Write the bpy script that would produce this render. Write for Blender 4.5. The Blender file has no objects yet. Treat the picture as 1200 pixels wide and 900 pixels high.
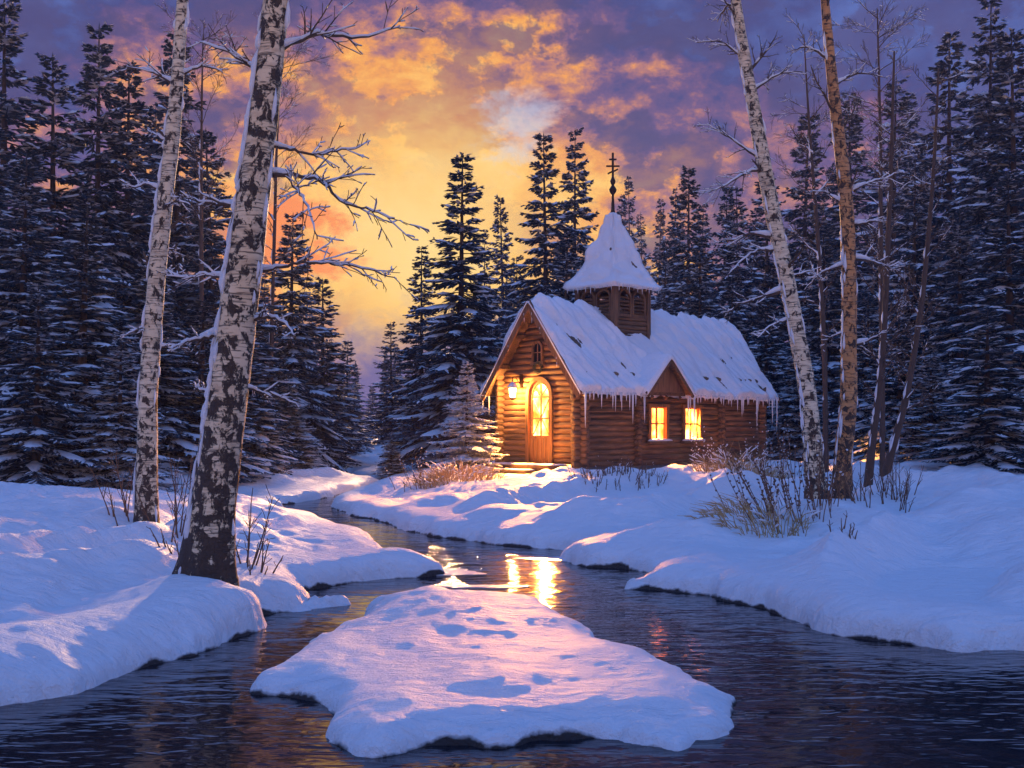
import bpy, math, random
import numpy as np
from mathutils import Vector, Matrix

C = bpy.context.scene.collection
sc = bpy.context.scene
F, HY, CX, H = 1300.0, 505.0, 600.0, 1.7     # focal length (photo pixels), horizon row, centre column, eye height

# ------------------------------------------------------------------ camera, sky, sun, exposure
cam = bpy.data.objects.new('camera', bpy.data.cameras.new('camera'))
C.objects.link(cam)
cam.location = (0, 0, H)
cam.rotation_euler = (math.radians(90), 0, 0)
cam.data.sensor_width = 36.0
cam.data.lens = 36.0 * F / 1200.0
cam.data.shift_y = (HY - 450.0) / 1200.0
cam.data.clip_start = 0.05
cam.data.clip_end = 2000
sc.camera = cam

SUN_AZ = math.atan((545 - CX) / F)           # left of the view axis
SUN_EL = math.atan((HY - 278) / F)
world = bpy.data.worlds.new('World')
sc.world = world
world.use_nodes = True


class NT:
    """small helper to write node trees"""
    def __init__(s, tree):
        s.t = tree
        s.t.nodes.clear()

    def n(s, typ, ins=None, **kw):
        nd = s.t.nodes.new(typ)
        for k, v in kw.items():
            setattr(nd, k, v)
        for k, v in (ins or {}).items():
            sock = nd.inputs[k]
            if isinstance(v, bpy.types.NodeSocket):
                s.t.links.new(v, sock)
            else:
                sock.default_value = v
        return nd

    def math(s, op, a, b=0.0, c=0.0, clamp=False):
        nd = s.n('ShaderNodeMath', {0: a, 1: b, 2: c}, operation=op, use_clamp=clamp)
        return nd.outputs[0]

    def ramp(s, fac, stops, interp='LINEAR'):
        nd = s.n('ShaderNodeValToRGB', {0: fac})
        cr = nd.color_ramp
        cr.interpolation = interp
        while len(cr.elements) < len(stops):
            cr.elements.new(0.5)
        for e, (p, c) in zip(cr.elements, stops):
            e.position = p
            e.color = (c, c, c, 1) if not isinstance(c, (tuple, list)) else (*c[:3], 1)
        return nd.outputs[0]

    def mix(s, fac, a, b, blend='MIX'):
        nd = s.n('ShaderNodeMix', data_type='RGBA', blend_type=blend)
        for sock, v in ((nd.inputs[0], fac), (nd.inputs[6], a), (nd.inputs[7], b)):
            if isinstance(v, bpy.types.NodeSocket):
                s.t.links.new(v, sock)
            elif isinstance(v, (tuple, list)):
                sock.default_value = (*v[:3], 1)
            else:
                sock.default_value = v
        return nd.outputs[2]

    def noise(s, vec, scale, detail=4.0, rough=0.55, dist=0.0):
        return s.n('ShaderNodeTexNoise', {'Vector': vec, 'Scale': scale, 'Detail': detail,
                                          'Roughness': rough, 'Distortion': dist}).outputs[0]


def pdir(px, py):
    v = Vector(((px - CX) / F, 1.0, (HY - py) / F))
    return v.normalized()


w = NT(world.node_tree)
tc = w.n('ShaderNodeTexCoord')
dirv = tc.outputs['Generated']
sky = w.n('ShaderNodeTexSky', sky_type='NISHITA')
sky.sun_disc = False
sky.sun_elevation = SUN_EL
sky.sun_rotation = SUN_AZ
g = pdir(495, 290)
dot = w.n('ShaderNodeVectorMath', {0: dirv, 1: tuple(g)}, operation='DOT_PRODUCT').outputs['Value']
ang = w.math('MULTIPLY', w.math('ARCCOSINE', w.math('MINIMUM', dot, 0.99999)), 180 / math.pi)   # degrees from the glow
flat = w.n('ShaderNodeVectorMath', {0: dirv, 1: (1.0, 1.0, 1.7)}, operation='MULTIPLY').outputs[0]
n1 = w.noise(flat, 9.0, 9.0, 0.66, 0.15)
n2 = w.noise(flat, 24.0, 7.0, 0.68, 0.2)
warp = w.math('ADD', w.math('MULTIPLY', w.math('SUBTRACT', n1, 0.5), 44.0),
              w.math('MULTIPLY', w.math('SUBTRACT', n2, 0.5), 24.0))
up = w.math('MULTIPLY', w.math('MAXIMUM', w.math('SUBTRACT', w.n('ShaderNodeSeparateXYZ', {0: dirv}).outputs[2], 0.23), 0.0), 44.0)
ang2 = w.math('ADD', w.math('ADD', ang, up), w.math('MULTIPLY', warp, w.math('MINIMUM', w.math('MULTIPLY', ang, 0.09), 1.0)))
glow = w.ramp(w.math('DIVIDE', ang2, 120.0, clamp=True), [
    (0.0, (0.84, 0.57, 0.17)),
    (0.048, (0.84, 0.46, 0.08)),
    (0.090, (0.70, 0.27, 0.04)),
    (0.120, (0.36, 0.14, 0.12)),
    (0.150, (0.11, 0.06, 0.16)),
    (0.19, (0.026, 0.038, 0.16)),
    (0.40, (0.09, 0.18, 0.52)),
    (1.0, (0.13, 0.31, 0.88))])
# darker violet cloud bodies with ragged rims
puff = w.ramp(w.noise(w.n('ShaderNodeVectorMath', {0: dirv, 1: (1.0, 1.0, 1.5)}, operation='MULTIPLY').outputs[0],
                      13.0, 10.0, 0.64, 0.15), [(0.50, 0.0), (0.545, 1.0)])
away = w.ramp(w.math('DIVIDE', ang, 40.0, clamp=True), [(0.08, 0.0), (0.28, 0.75), (1.0, 0.5)])
cloud = w.mix(w.math('MULTIPLY', puff, away), glow, (0.040, 0.036, 0.125))
ember_d = w.n('ShaderNodeVectorMath', {0: dirv, 1: tuple(pdir(316, 292))}, operation='DOT_PRODUCT').outputs['Value']
ember = w.math('MULTIPLY', w.math('ARCCOSINE', w.math('MINIMUM', ember_d, 0.99999)), 180 / math.pi)
ember = w.ramp(w.math('ADD', w.math('DIVIDE', ember, 9.0), w.math('MULTIPLY', w.math('SUBTRACT', n2, 0.5), 1.8)), [(0.15, 0.95), (0.45, 0.0)])
cloud = w.mix(ember, cloud, (0.80, 0.20, 0.02))
# a clear blue gap high in the middle, and clear sky overhead
gap_d = w.n('ShaderNodeVectorMath', {0: dirv, 1: tuple(pdir(610, 150))}, operation='DOT_PRODUCT').outputs['Value']
gap_a = w.math('MULTIPLY', w.math('ARCCOSINE', w.math('MINIMUM', gap_d, 0.99999)), 180 / math.pi)
gap = w.ramp(w.math('ADD', w.math('DIVIDE', gap_a, 2.9), w.math('MULTIPLY', w.math('SUBTRACT', n2, 0.5), 2.6)),
             [(0.15, 0.62), (0.75, 0.0)])
clear = w.mix(0.88, w.mix(1.0, sky.outputs[0], (0.10, 0.10, 0.10), 'MULTIPLY'), (0.10, 0.26, 0.52))
skycol = w.mix(gap, cloud, clear)
sky_soft = w.mix(1.0, sky.outputs[0], (0.0010, 0.0014, 0.0022), 'MULTIPLY')
skycol = w.mix(1.0, skycol, sky_soft, 'ADD')
# violet mist along the horizon
elz = w.n('ShaderNodeSeparateXYZ', {0: dirv}).outputs[2]
skycol = w.mix(w.ramp(w.math('ADD', elz, w.math('MULTIPLY', w.math('SUBTRACT', n2, 0.5), 0.10)), [(0.055, 0.95), (0.115, 0.0)]), skycol, (0.11, 0.10, 0.27))
# pink counter-glow low in the sky opposite the sunset
sx = w.n('ShaderNodeSeparateXYZ', {0: dirv})
belt = w.math('MULTIPLY', w.ramp(sx.outputs[2], [(0.0, 1.0), (0.13, 0.85), (0.28, 0.0)]),
              w.ramp(w.math('MULTIPLY', sx.outputs[1], -1.0), [(0.0, 0.0), (0.35, 1.0)]))
skycol = w.mix(belt, skycol, (0.95, 0.52, 0.24))
bg = w.n('ShaderNodeBackground', {'Color': w.mix(1.0, skycol, (10.0, 10.0, 10.0), 'MULTIPLY'), 'Strength': 0.1})
w.n('ShaderNodeOutputWorld', {'Surface': bg.outputs[0]})

sun = bpy.data.objects.new('sun', bpy.data.lights.new('sun', 'SUN'))
C.objects.link(sun)
sun.data.energy = 3.6
sun.data.color = (1.0, 0.56, 0.26)
sun.data.angle = math.radians(3.0)
sdir = Vector((math.sin(SUN_AZ) * math.cos(SUN_EL), math.cos(SUN_AZ) * math.cos(SUN_EL), math.sin(SUN_EL)))
sun.rotation_euler = sdir.to_track_quat('Z', 'Y').to_euler()

sc.view_settings.view_transform = 'Standard'
sc.view_settings.look = 'None'
sc.view_settings.gamma = 1.0
sc.view_settings.exposure = 0.4
sc.view_settings.use_curve_mapping = False
sc.render.engine = 'CYCLES'
sc.cycles.max_bounces = 6
sc.cycles.diffuse_bounces = 3
sc.cycles.volume_bounces = 0
sc.cycles.sample_clamp_indirect = 4.0
sc.cycles.caustics_reflective = False
sc.cycles.caustics_refractive = False
try:
    sc.cycles.use_denoising = True
    sc.cycles.denoiser = 'OPENIMAGEDENOISE'
except Exception:
    pass


# ------------------------------------------------------------------ helpers
def P(px, py, Y):
    return Vector(((px - CX) * Y / F, Y, H + (HY - py) * Y / F))


class MB:
    def __init__(s):
        s.v = []
        s.f = []

    def add(s, vs, fs):
        o = len(s.v)
        s.v.extend([tuple(v) for v in vs])
        s.f.extend([tuple(i + o for i in f) for f in fs])

    def box(s, a, b, M=None):
        (x0, y0, z0), (x1, y1, z1) = a, b
        vs = [Vector(p) for p in ((x0, y0, z0), (x1, y0, z0), (x1, y1, z0), (x0, y1, z0),
                                  (x0, y0, z1), (x1, y0, z1), (x1, y1, z1), (x0, y1, z1))]
        if M is not None:
            vs = [M @ v for v in vs]
        s.add(vs, [(0, 3, 2, 1), (4, 5, 6, 7), (0, 1, 5, 4), (1, 2, 6, 5), (2, 3, 7, 6), (3, 0, 4, 7)])

    def beam(s, p, q, wd, ht, up=(0, 0, 1)):
        """a squared bar from p to q"""
        p, q = Vector(p), Vector(q)
        d = (q - p).normalized()
        u = Vector(up)
        r = d.cross(u).normalized()
        u = r.cross(d).normalized()
        vs = []
        for c in (p, q):
            for a, b in ((-1, -1), (1, -1), (1, 1), (-1, 1)):
                vs.append(c + r * a * wd / 2 + u * b * ht / 2)
        s.add(vs, [(0, 1, 2, 3), (7, 6, 5, 4), (0, 4, 5, 1), (1, 5, 6, 2), (2, 6, 7, 3), (3, 7, 4, 0)])

    def tube(s, pts, rad, n=6, cap=True, half=False):
        pts = [Vector(p) for p in pts]
        t0 = (pts[1] - pts[0]).normalized()
        ref = Vector((0, 0, 1)) if abs(t0.z) < 0.9 else Vector((1, 0, 0))
        a = t0.cross(ref).normalized()
        rings = []
        for i, p in enumerate(pts):
            t = (pts[min(i + 1, len(pts) - 1)] - pts[max(i - 1, 0)]).normalized()
            a = (a - t * a.dot(t))
            if a.length < 1e-6:
                a = t.orthogonal()
            a.normalize()
            b = t.cross(a)
            r = rad[i] if hasattr(rad, '__len__') else rad
            rings.append([p + (a * math.cos(2 * math.pi * k / n) + b * math.sin(2 * math.pi * k / n)) * r for k in range(n)])
        vs = [v for rg in rings for v in rg]
        fs = []
        for i in range(len(pts) - 1):
            for k in range(n):
                k2 = (k + 1) % n
                fs.append((i * n + k, i * n + k2, (i + 1) * n + k2, (i + 1) * n + k))
        if cap:
            fs.append(tuple(range(n - 1, -1, -1)))
            m = (len(pts) - 1) * n
            fs.append(tuple(m + k for k in range(n)))
        s.add(vs, fs)

    def lathe(s, prof, cx, cy, n=12):
        vs, fs = [], []
        for r, z in prof:
            for k in range(n):
                a = 2 * math.pi * k / n
                vs.append((cx + r * math.cos(a), cy + r * math.sin(a), z))
        for i in range(len(prof) - 1):
            for k in range(n):
                k2 = (k + 1) % n
                fs.append((i * n + k, i * n + k2, (i + 1) * n + k2, (i + 1) * n + k))
        fs.append(tuple(range(n - 1, -1, -1)))
        fs.append(tuple((len(prof) - 1) * n + k for k in range(n)))
        s.add(vs, fs)

    def build(s, name, mat, parent=None, smooth=False):
        me = bpy.data.meshes.new(name)
        me.from_pydata(s.v, [], s.f)
        return link_mesh(name, me, mat, parent, smooth)


def link_mesh(name, me, mat, parent=None, smooth=False):
    if smooth:
        me.polygons.foreach_set('use_smooth', [True] * len(me.polygons))
    me.update()
    o = bpy.data.objects.new(name, me)
    C.objects.link(o)
    if mat:
        me.materials.append(mat)
    if parent:
        o.parent = parent
    return o


def tag(o, label=None, cat=None, group=None, kind=None):
    if label:
        o['label'] = label
    if cat:
        o['category'] = cat
    if group:
        o['group'] = group
    if kind:
        o['kind'] = kind
    return o


def empty(name, loc, label, cat, group=None, rz=0.0):
    o = bpy.data.objects.new(name, None)
    o.empty_display_size = 0.2
    C.objects.link(o)
    o.location = loc
    o.rotation_euler = (0, 0, rz)
    return tag(o, label, cat, group)


def copy_thing(root, kids, loc, rz, scale, label, group):
    """a copy of a thing with copies of its parts (and their sub-parts)"""
    r = root.copy()
    C.objects.link(r)
    r.location, r.rotation_euler, r.scale = loc, (0, 0, rz), scale
    r['label'] = label
    if group:
        r['group'] = group
    elif 'group' in r:
        del r['group']
    for k, subs in kids:
        c = k.copy()
        C.objects.link(c)
        c.parent = r
        for q in subs:
            d = q.copy()
            C.objects.link(d)
            d.parent = c
    return r


# numpy value noise
def _hash(ix, iy, seed):
    h = (ix.astype(np.int64) * 374761393 + iy.astype(np.int64) * 668265263 + seed * 2147483647) & 0xFFFFFFFF
    h = ((h ^ (h >> 13)) * 1274126177) & 0xFFFFFFFF
    h = (h ^ (h >> 16)) & 0xFFFFFFFF
    return h / 4294967295.0


def vnoise(x, y, seed=0):
    x = np.asarray(x, float)
    y = np.asarray(y, float)
    ix, iy = np.floor(x), np.floor(y)
    fx, fy = x - ix, y - iy
    fx = fx * fx * fx * (fx * (fx * 6 - 15) + 10)
    fy = fy * fy * fy * (fy * (fy * 6 - 15) + 10)
    a, b = _hash(ix, iy, seed), _hash(ix + 1, iy, seed)
    c, d = _hash(ix, iy + 1, seed), _hash(ix + 1, iy + 1, seed)
    return (a * (1 - fx) + b * fx) * (1 - fy) + (c * (1 - fx) + d * fx) * fy


def fbm(x, y, seed=0, o=4, g=0.5):
    t, amp, s = 0, 1.0, 0
    for k in range(o):
        t = t + amp * vnoise(x * 2 ** k + 17.3 * k, y * 2 ** k - 9.1 * k, seed + k)
        s += amp
        amp *= g
    return t / s


def sstep(a, b, x):
    t = np.clip((x - a) / (b - a), 0, 1)
    return t * t * (3 - 2 * t)


# ------------------------------------------------------------------ materials
def mat(name):
    m = bpy.data.materials.new(name)
    m.use_nodes = True
    return m, NT(m.node_tree)


def finish(nt, col, rough, bump=None, bdist=0.02, bstr=0.6, **ins):
    d = {'Base Color': col if isinstance(col, bpy.types.NodeSocket) else (*col[:3], 1), 'Roughness': rough}
    d.update(ins)
    if bump is not None:
        d['Normal'] = nt.n('ShaderNodeBump', {'Height': bump, 'Strength': bstr, 'Distance': bdist}).outputs[0]
    b = nt.n('ShaderNodeBsdfPrincipled', d)
    nt.n('ShaderNodeOutputMaterial', {'Surface': b.outputs[0]})


def objc(nt, sx=1, sy=1, sz=1):
    t = nt.n('ShaderNodeTexCoord').outputs['Object']
    return nt.n('ShaderNodeVectorMath', {0: t, 1: (sx, sy, sz)}, operation='MULTIPLY').outputs[0]


def snow_mat(name, fine=40.0, wet_shade=False):
    m, n = mat(name)
    v = objc(n)
    rip = n.noise(objc(n, 1.2, 3.4, 1.0), 3.2, 5, 0.6, 0.6)
    h = n.math('ADD', n.math('ADD', n.math('MULTIPLY', rip, 3.4 if wet_shade else 0.0), n.math('MULTIPLY', n.noise(v, fine * 2.2, 4, 0.7), 0.8)), n.math('MULTIPLY', n.noise(v, fine * 0.22, 6, 0.62), 2.6))
    col = n.mix(n.noise(v, 3.0, 3), (0.80, 0.83, 0.88), (0.86, 0.87, 0.89))
    if wet_shade:
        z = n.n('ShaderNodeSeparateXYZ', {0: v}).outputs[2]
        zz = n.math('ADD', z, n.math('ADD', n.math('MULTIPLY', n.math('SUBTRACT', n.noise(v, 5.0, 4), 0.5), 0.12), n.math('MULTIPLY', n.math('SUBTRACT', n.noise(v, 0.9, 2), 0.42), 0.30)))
        col = n.mix(n.ramp(zz, [(0.015, 1.0), (0.04, 0.0)]), col, (0.035, 0.030, 0.030))  # wet soil at the waterline, with the undercut's shade painted into its dark
    finish(n, col, 0.55, h, 0.035, 0.75, **{'Specular IOR Level': 0.3})
    return m


M_SNOW = snow_mat('snow', 22.0)
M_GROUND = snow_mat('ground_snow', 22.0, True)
M_BOUGH_SNOW = snow_mat('bough_snow', 30.0)


def wood_mat(name, axis, dark, light, sc_=1.0):
    m, n = mat(name)
    s = [9.0, 9.0, 9.0]
    s[axis] = 0.7
    v = objc(n, *[a * sc_ for a in s])
    grain = n.noise(v, 2.5, 6, 0.62, 0.4)
    t = [1.0, 1.0, 1.0]
    t[axis] = 0.25
    tone = n.noise(objc(n, *t), 4.5, 2, 0.5)
    f = n.ramp(n.math('ADD', n.math('MULTIPLY', grain, 0.65), n.math('MULTIPLY', tone, 0.5)), [(0.38, 0.0), (0.75, 1.0)])
    col = n.mix(f, dark, light)
    s2 = [14.0, 14.0, 14.0]
    s2[axis] = 0.5
    crack = n.ramp(n.noise(objc(n, *s2), 2.0, 3, 0.5), [(0.36, 1.0), (0.44, 0.0)])
    col = n.mix(n.math('MULTIPLY', crack, 0.8), col, (0.015, 0.009, 0.005))
    finish(n, col, 0.75, grain, 0.015, 0.7)
    return m


M_LOGX = wood_mat('log_side', 0, (0.040, 0.020, 0.011), (0.27, 0.145, 0.070))
M_LOGY = wood_mat('log_front', 1, (0.07, 0.032, 0.015), (0.31, 0.155, 0.068))
M_POST = wood_mat('log_post', 2, (0.065, 0.031, 0.015), (0.26, 0.135, 0.062))
M_DOOR = wood_mat('door_wood', 2, (0.14, 0.055, 0.018), (0.34, 0.15, 0.05), 1.3)
M_ROOF = wood_mat('roof_board', 1, (0.05, 0.028, 0.016), (0.17, 0.095, 0.05))
M_STEP = wood_mat('step_wood', 1, (0.06, 0.035, 0.02), (0.18, 0.10, 0.05))

m, n = mat('iron')
finish(n, n.mix(n.noise(objc(n), 12.0), (0.012, 0.011, 0.011), (0.05, 0.025, 0.015)), 0.5, Metallic=0.6)
M_IRON = m

m, n = mat('foundation_stone')
v = objc(n)
vo = n.n('ShaderNodeTexVoronoi', {'Vector': v, 'Scale': 3.5})
finish(n, n.mix(n.noise(v, 6.0), (0.05, 0.045, 0.045), (0.16, 0.14, 0.13)), 0.9, vo.outputs['Distance'], 0.06, 0.8)
M_STONE = m


def pane_mat(name, stops, strengths, scale, clear=0.97):
    m, n = mat(name)
    f = n.noise(objc(n), scale, 2, 0.5, 0.2)
    st = n.ramp(f, [(stops[0][0], strengths[0] / 12), (stops[-1][0], strengths[1] / 12)])
    e = n.n('ShaderNodeEmission', {'Color': n.ramp(f, stops), 'Strength': n.math('MULTIPLY', st, 12.0)})
    gl = n.n('ShaderNodeBsdfGlossy', {'Color': (0.04, 0.04, 0.04, 1), 'Roughness': 0.08})
    tr = n.n('ShaderNodeBsdfTransparent', {'Color': (clear, clear * 0.9, clear * 0.75, 1)})
    a = n.n('ShaderNodeAddShader', {0: e.outputs[0], 1: gl.outputs[0]})
    a = n.n('ShaderNodeAddShader', {0: a.outputs[0], 1: tr.outputs[0]})
    n.n('ShaderNodeOutputMaterial', {'Surface': a.outputs[0]})
    return m


M_PANE = pane_mat('window_glow', [(0.36, (1.0, 0.22, 0.03)), (0.50, (1.0, 0.36, 0.07)), (0.64, (1.0, 0.56, 0.18))], (0.8, 3.4), 1.8)
M_DOORPANE = pane_mat('door_glow', [(0.36, (1.0, 0.24, 0.03)), (0.48, (1.0, 0.40, 0.09)), (0.62, (1.0, 0.62, 0.22))], (0.9, 4.0), 2.2)
M_LAMP = pane_mat('lantern_glow', [(0.3, (1.0, 0.58, 0.2)), (0.7, (1.0, 0.78, 0.4))], (6.0, 8.0), 2.0, 1.0)

m, n = mat('curtain_cloth')
dfc = n.n('ShaderNodeBsdfDiffuse', {'Color': (0.45, 0.16, 0.05, 1)})
trc = n.n('ShaderNodeBsdfTranslucent', {'Color': (0.40, 0.10, 0.02, 1)})
n.n('ShaderNodeOutputMaterial', {'Surface': n.n('ShaderNodeMixShader', {0: 0.5, 1: dfc.outputs[0], 2: trc.outputs[0]}).outputs[0]})
M_CURTAIN = m

m, n = mat('icicle')
finish(n, (0.88, 0.93, 1.0), 0.15, **{'Transmission Weight': 0.25, 'IOR': 1.31})
M_ICE = m

m, n = mat('water')
v = objc(n, 1.0, 2.0, 1.0)
r1 = n.noise(v, 1.1, 3, 0.5, 0.8)
r2 = n.noise(objc(n, 1.0, 2.6, 1.0), 4.0, 2, 0.5, 0.4)
hh = n.math('ADD', r1, n.math('MULTIPLY', r2, 0.34))
finish(n, (0.006, 0.009, 0.016), 0.06, hh, 0.05, 0.5, **{'IOR': 1.33, 'Specular IOR Level': 0.6})
M_WATER = m

m, n = mat('thin_ice')
finish(n, n.mix(n.noise(objc(n), 5.0, 5), (0.35, 0.42, 0.5), (0.8, 0.83, 0.88)), 0.3, n.noise(objc(n), 14.0), 0.01, 0.4)
M_THINICE = m


def bark_birch(name, cover, warm, pale=(0.80, 0.72, 0.58)):
    """white birch bark; black rough plates (more of them near the foot) and dark lenticels"""
    m, n = mat(name)
    t = n.n('ShaderNodeTexCoord').outputs['Object']
    z = n.n('ShaderNodeSeparateXYZ', {0: t}).outputs[2]
    base = n.mix(n.noise(objc(n, 2, 2, 1.2), 2.5, 4), warm, pale)
    base = n.mix(n.math('MULTIPLY', n.ramp(n.noise(objc(n, 1.5, 1.5, 5), 3.0, 5), [(0.48, 0), (0.7, 1)]), 0.55), base, (0.36, 0.22, 0.12))
    low = n.ramp(n.math('DIVIDE', z, 6.0, clamp=True), [(0.0, 0.13), (0.10, 0.07), (0.4, 0.01), (1.0, 0.03)])
    plate = n.math('ADD', n.noise(objc(n, 3.4, 3.4, 2.6), 3.0, 7, 0.70, 0.5), low)
    pm = n.ramp(plate, [(cover, 0.0), (cover + 0.025, 1.0)])
    len_ = n.noise(objc(n, 2.2, 2.2, 26.0), 2.4, 3, 0.55, 0.3)
    lm = n.ramp(len_, [(0.56, 0.0), (0.62, 1.0)])
    col = n.mix(n.math('MULTIPLY', lm, 0.8), base, (0.06, 0.04, 0.03))
    col = n.mix(pm, col, n.mix(n.noise(objc(n, 8, 8, 8), 3.0), (0.018, 0.012, 0.010), (0.085, 0.048, 0.028)))
    b = n.math('ADD', n.math('MULTIPLY', pm, n.math('ADD', n.noise(objc(n, 9, 9, 4), 3.0, 5), -0.9)), n.math('MULTIPLY', lm, -0.15))
    finish(n, col, 0.7, b, 0.05, 0.9)
    return m


M_BIRCH_BIG = bark_birch('birch_bark_rugged', 0.525, (0.66, 0.46, 0.23), (0.82, 0.70, 0.50))
M_BIRCH = bark_birch('birch_bark', 0.56, (0.66, 0.50, 0.28), (0.82, 0.71, 0.52))
M_BIRCH_TAN = bark_birch('birch_bark_tan', 0.555, (0.44, 0.17, 0.045), (0.60, 0.33, 0.13))

m, n = mat('fir_bark')
finish(n, n.mix(n.noise(objc(n, 6, 6, 1.5), 4.0), (0.03, 0.022, 0.018), (0.10, 0.07, 0.055)), 0.9)
M_FIRBARK = m
m, n = mat('twig_bark')
finish(n, n.mix(n.noise(objc(n), 8.0), (0.035, 0.022, 0.016), (0.11, 0.07, 0.05)), 0.85)
M_TWIG = m
m, n = mat('fir_needles')
finish(n, n.mix(n.noise(objc(n), 1.4, 4), (0.008, 0.027, 0.050), (0.018, 0.052, 0.085)), 0.75)
M_NEEDLE = m
m, n = mat('frosted_needles')
finish(n, n.mix(n.ramp(n.noise(objc(n), 7.0, 4), [(0.30, 0), (0.46, 1)]), (0.07, 0.11, 0.13), (0.78, 0.80, 0.82)), 0.75)
M_FROSTED = m
m, n = mat('dry_grass')
finish(n, n.mix(n.noise(objc(n), 7.0, 3), (0.26, 0.15, 0.05), (0.60, 0.42, 0.19)), 0.8)
M_STRAW = m
m, n = mat('brown_stem')
finish(n, n.mix(n.noise(objc(n), 7.0, 3), (0.07, 0.035, 0.02), (0.20, 0.10, 0.05)), 0.8)
M_STEM = m
m, n = mat('dark_leaf')
finish(n, n.mix(n.noise(objc(n), 7.0, 3), (0.02, 0.03, 0.018), (0.07, 0.06, 0.03)), 0.8)
M_LEAF = m


# ------------------------------------------------------------------ ground and stream
def wp(pts, z=0.0):
    out = []
    for px, py in pts:
        Y = F * (H - z) / (py - HY)
        out.append(((px - CX) * Y / F, Y))
    return out


left_edge = wp([(470, 546), (440, 552), (398, 557), (400, 561), (440, 566), (436, 571), (395, 580), (352, 589), (322, 598), (340, 606),
                (368, 616), (407, 631), (434, 641), (470, 656), (500, 668), (513, 673), (484, 676), (442, 678), (403, 681), (361, 691),
                (384, 701), (390, 709), (353, 716), (326, 718), (280, 728), (289, 741), (264, 757), (190, 783), (90, 812), (-120, 850), (-500, 900)])
fore_edge = wp([(-900, 1900), (-200, 1500), (300, 1250), (640, 1120), (1000, 1040), (1300, 990), (1700, 950)], 0.12)
island = wp([(336, 772), (352, 757), (364, 745), (380, 737), (402, 718), (430, 706), (466, 701), (507, 694), (552, 702), (600, 704), (639, 713), (668, 724), (689, 727), (722, 737), (754, 739),
             (768, 750), (804, 760), (838, 778), (862, 802), (842, 832), (760, 850), (690, 848), (600, 868), (500, 858), (430, 866), (370, 838), (352, 806), (322, 790)], 0.12)
right_edge = wp([(1500, 790), (1250, 778), (1063, 752), (986, 745), (947, 738), (909, 724), (885, 713), (851, 706), (820, 698), (775, 694), (741, 690),
                 (765, 680), (781, 672), (743, 666), (700, 664), (669, 661), (650, 655), (672, 650), (650, 645), (604, 641), (575, 636), (553, 633), (520, 630),
                 (490, 623), (450, 613), (407, 605), (378, 598), (385, 590), (410, 583), (456, 573), (455, 565), (412, 560), (412, 558), (450, 554), (480, 547)])
LOOPS = [np.array(left_edge + fore_edge + right_edge), np.array(island)]

CH_A = math.atan2(0.680, 0.733)
CH_O = Vector((1.85, 30.0, 0.55))
cd, cn = np.array((0.733, 0.680)), np.array((-0.680, 0.733))
MOUNDS = []                                    # (x, y, radius, height) raised snow round trunks


def shore(X, Y):
    d2 = np.full(X.shape, 1e9)
    ins = np.zeros(X.shape, bool)
    a = np.concatenate(LOOPS)
    b = np.concatenate([np.roll(q, -1, axis=0) for q in LOOPS])
    for (ax, ay), (bx, by) in zip(a, b):
        ex, ey = bx - ax, by - ay
        L = ex * ex + ey * ey + 1e-12
        t = np.clip(((X - ax) * ex + (Y - ay) * ey) / L, 0, 1)
        d2 = np.minimum(d2, (X - ax - t * ex) ** 2 + (Y - ay - t * ey) ** 2)
        if ay != by:
            c = ((ay > Y) != (by > Y)) & (X < (bx - ax) * (Y - ay) / (by - ay) + ax)
            ins ^= c
    d = np.sqrt(d2)
    return np.where(ins, -d, d)


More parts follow.
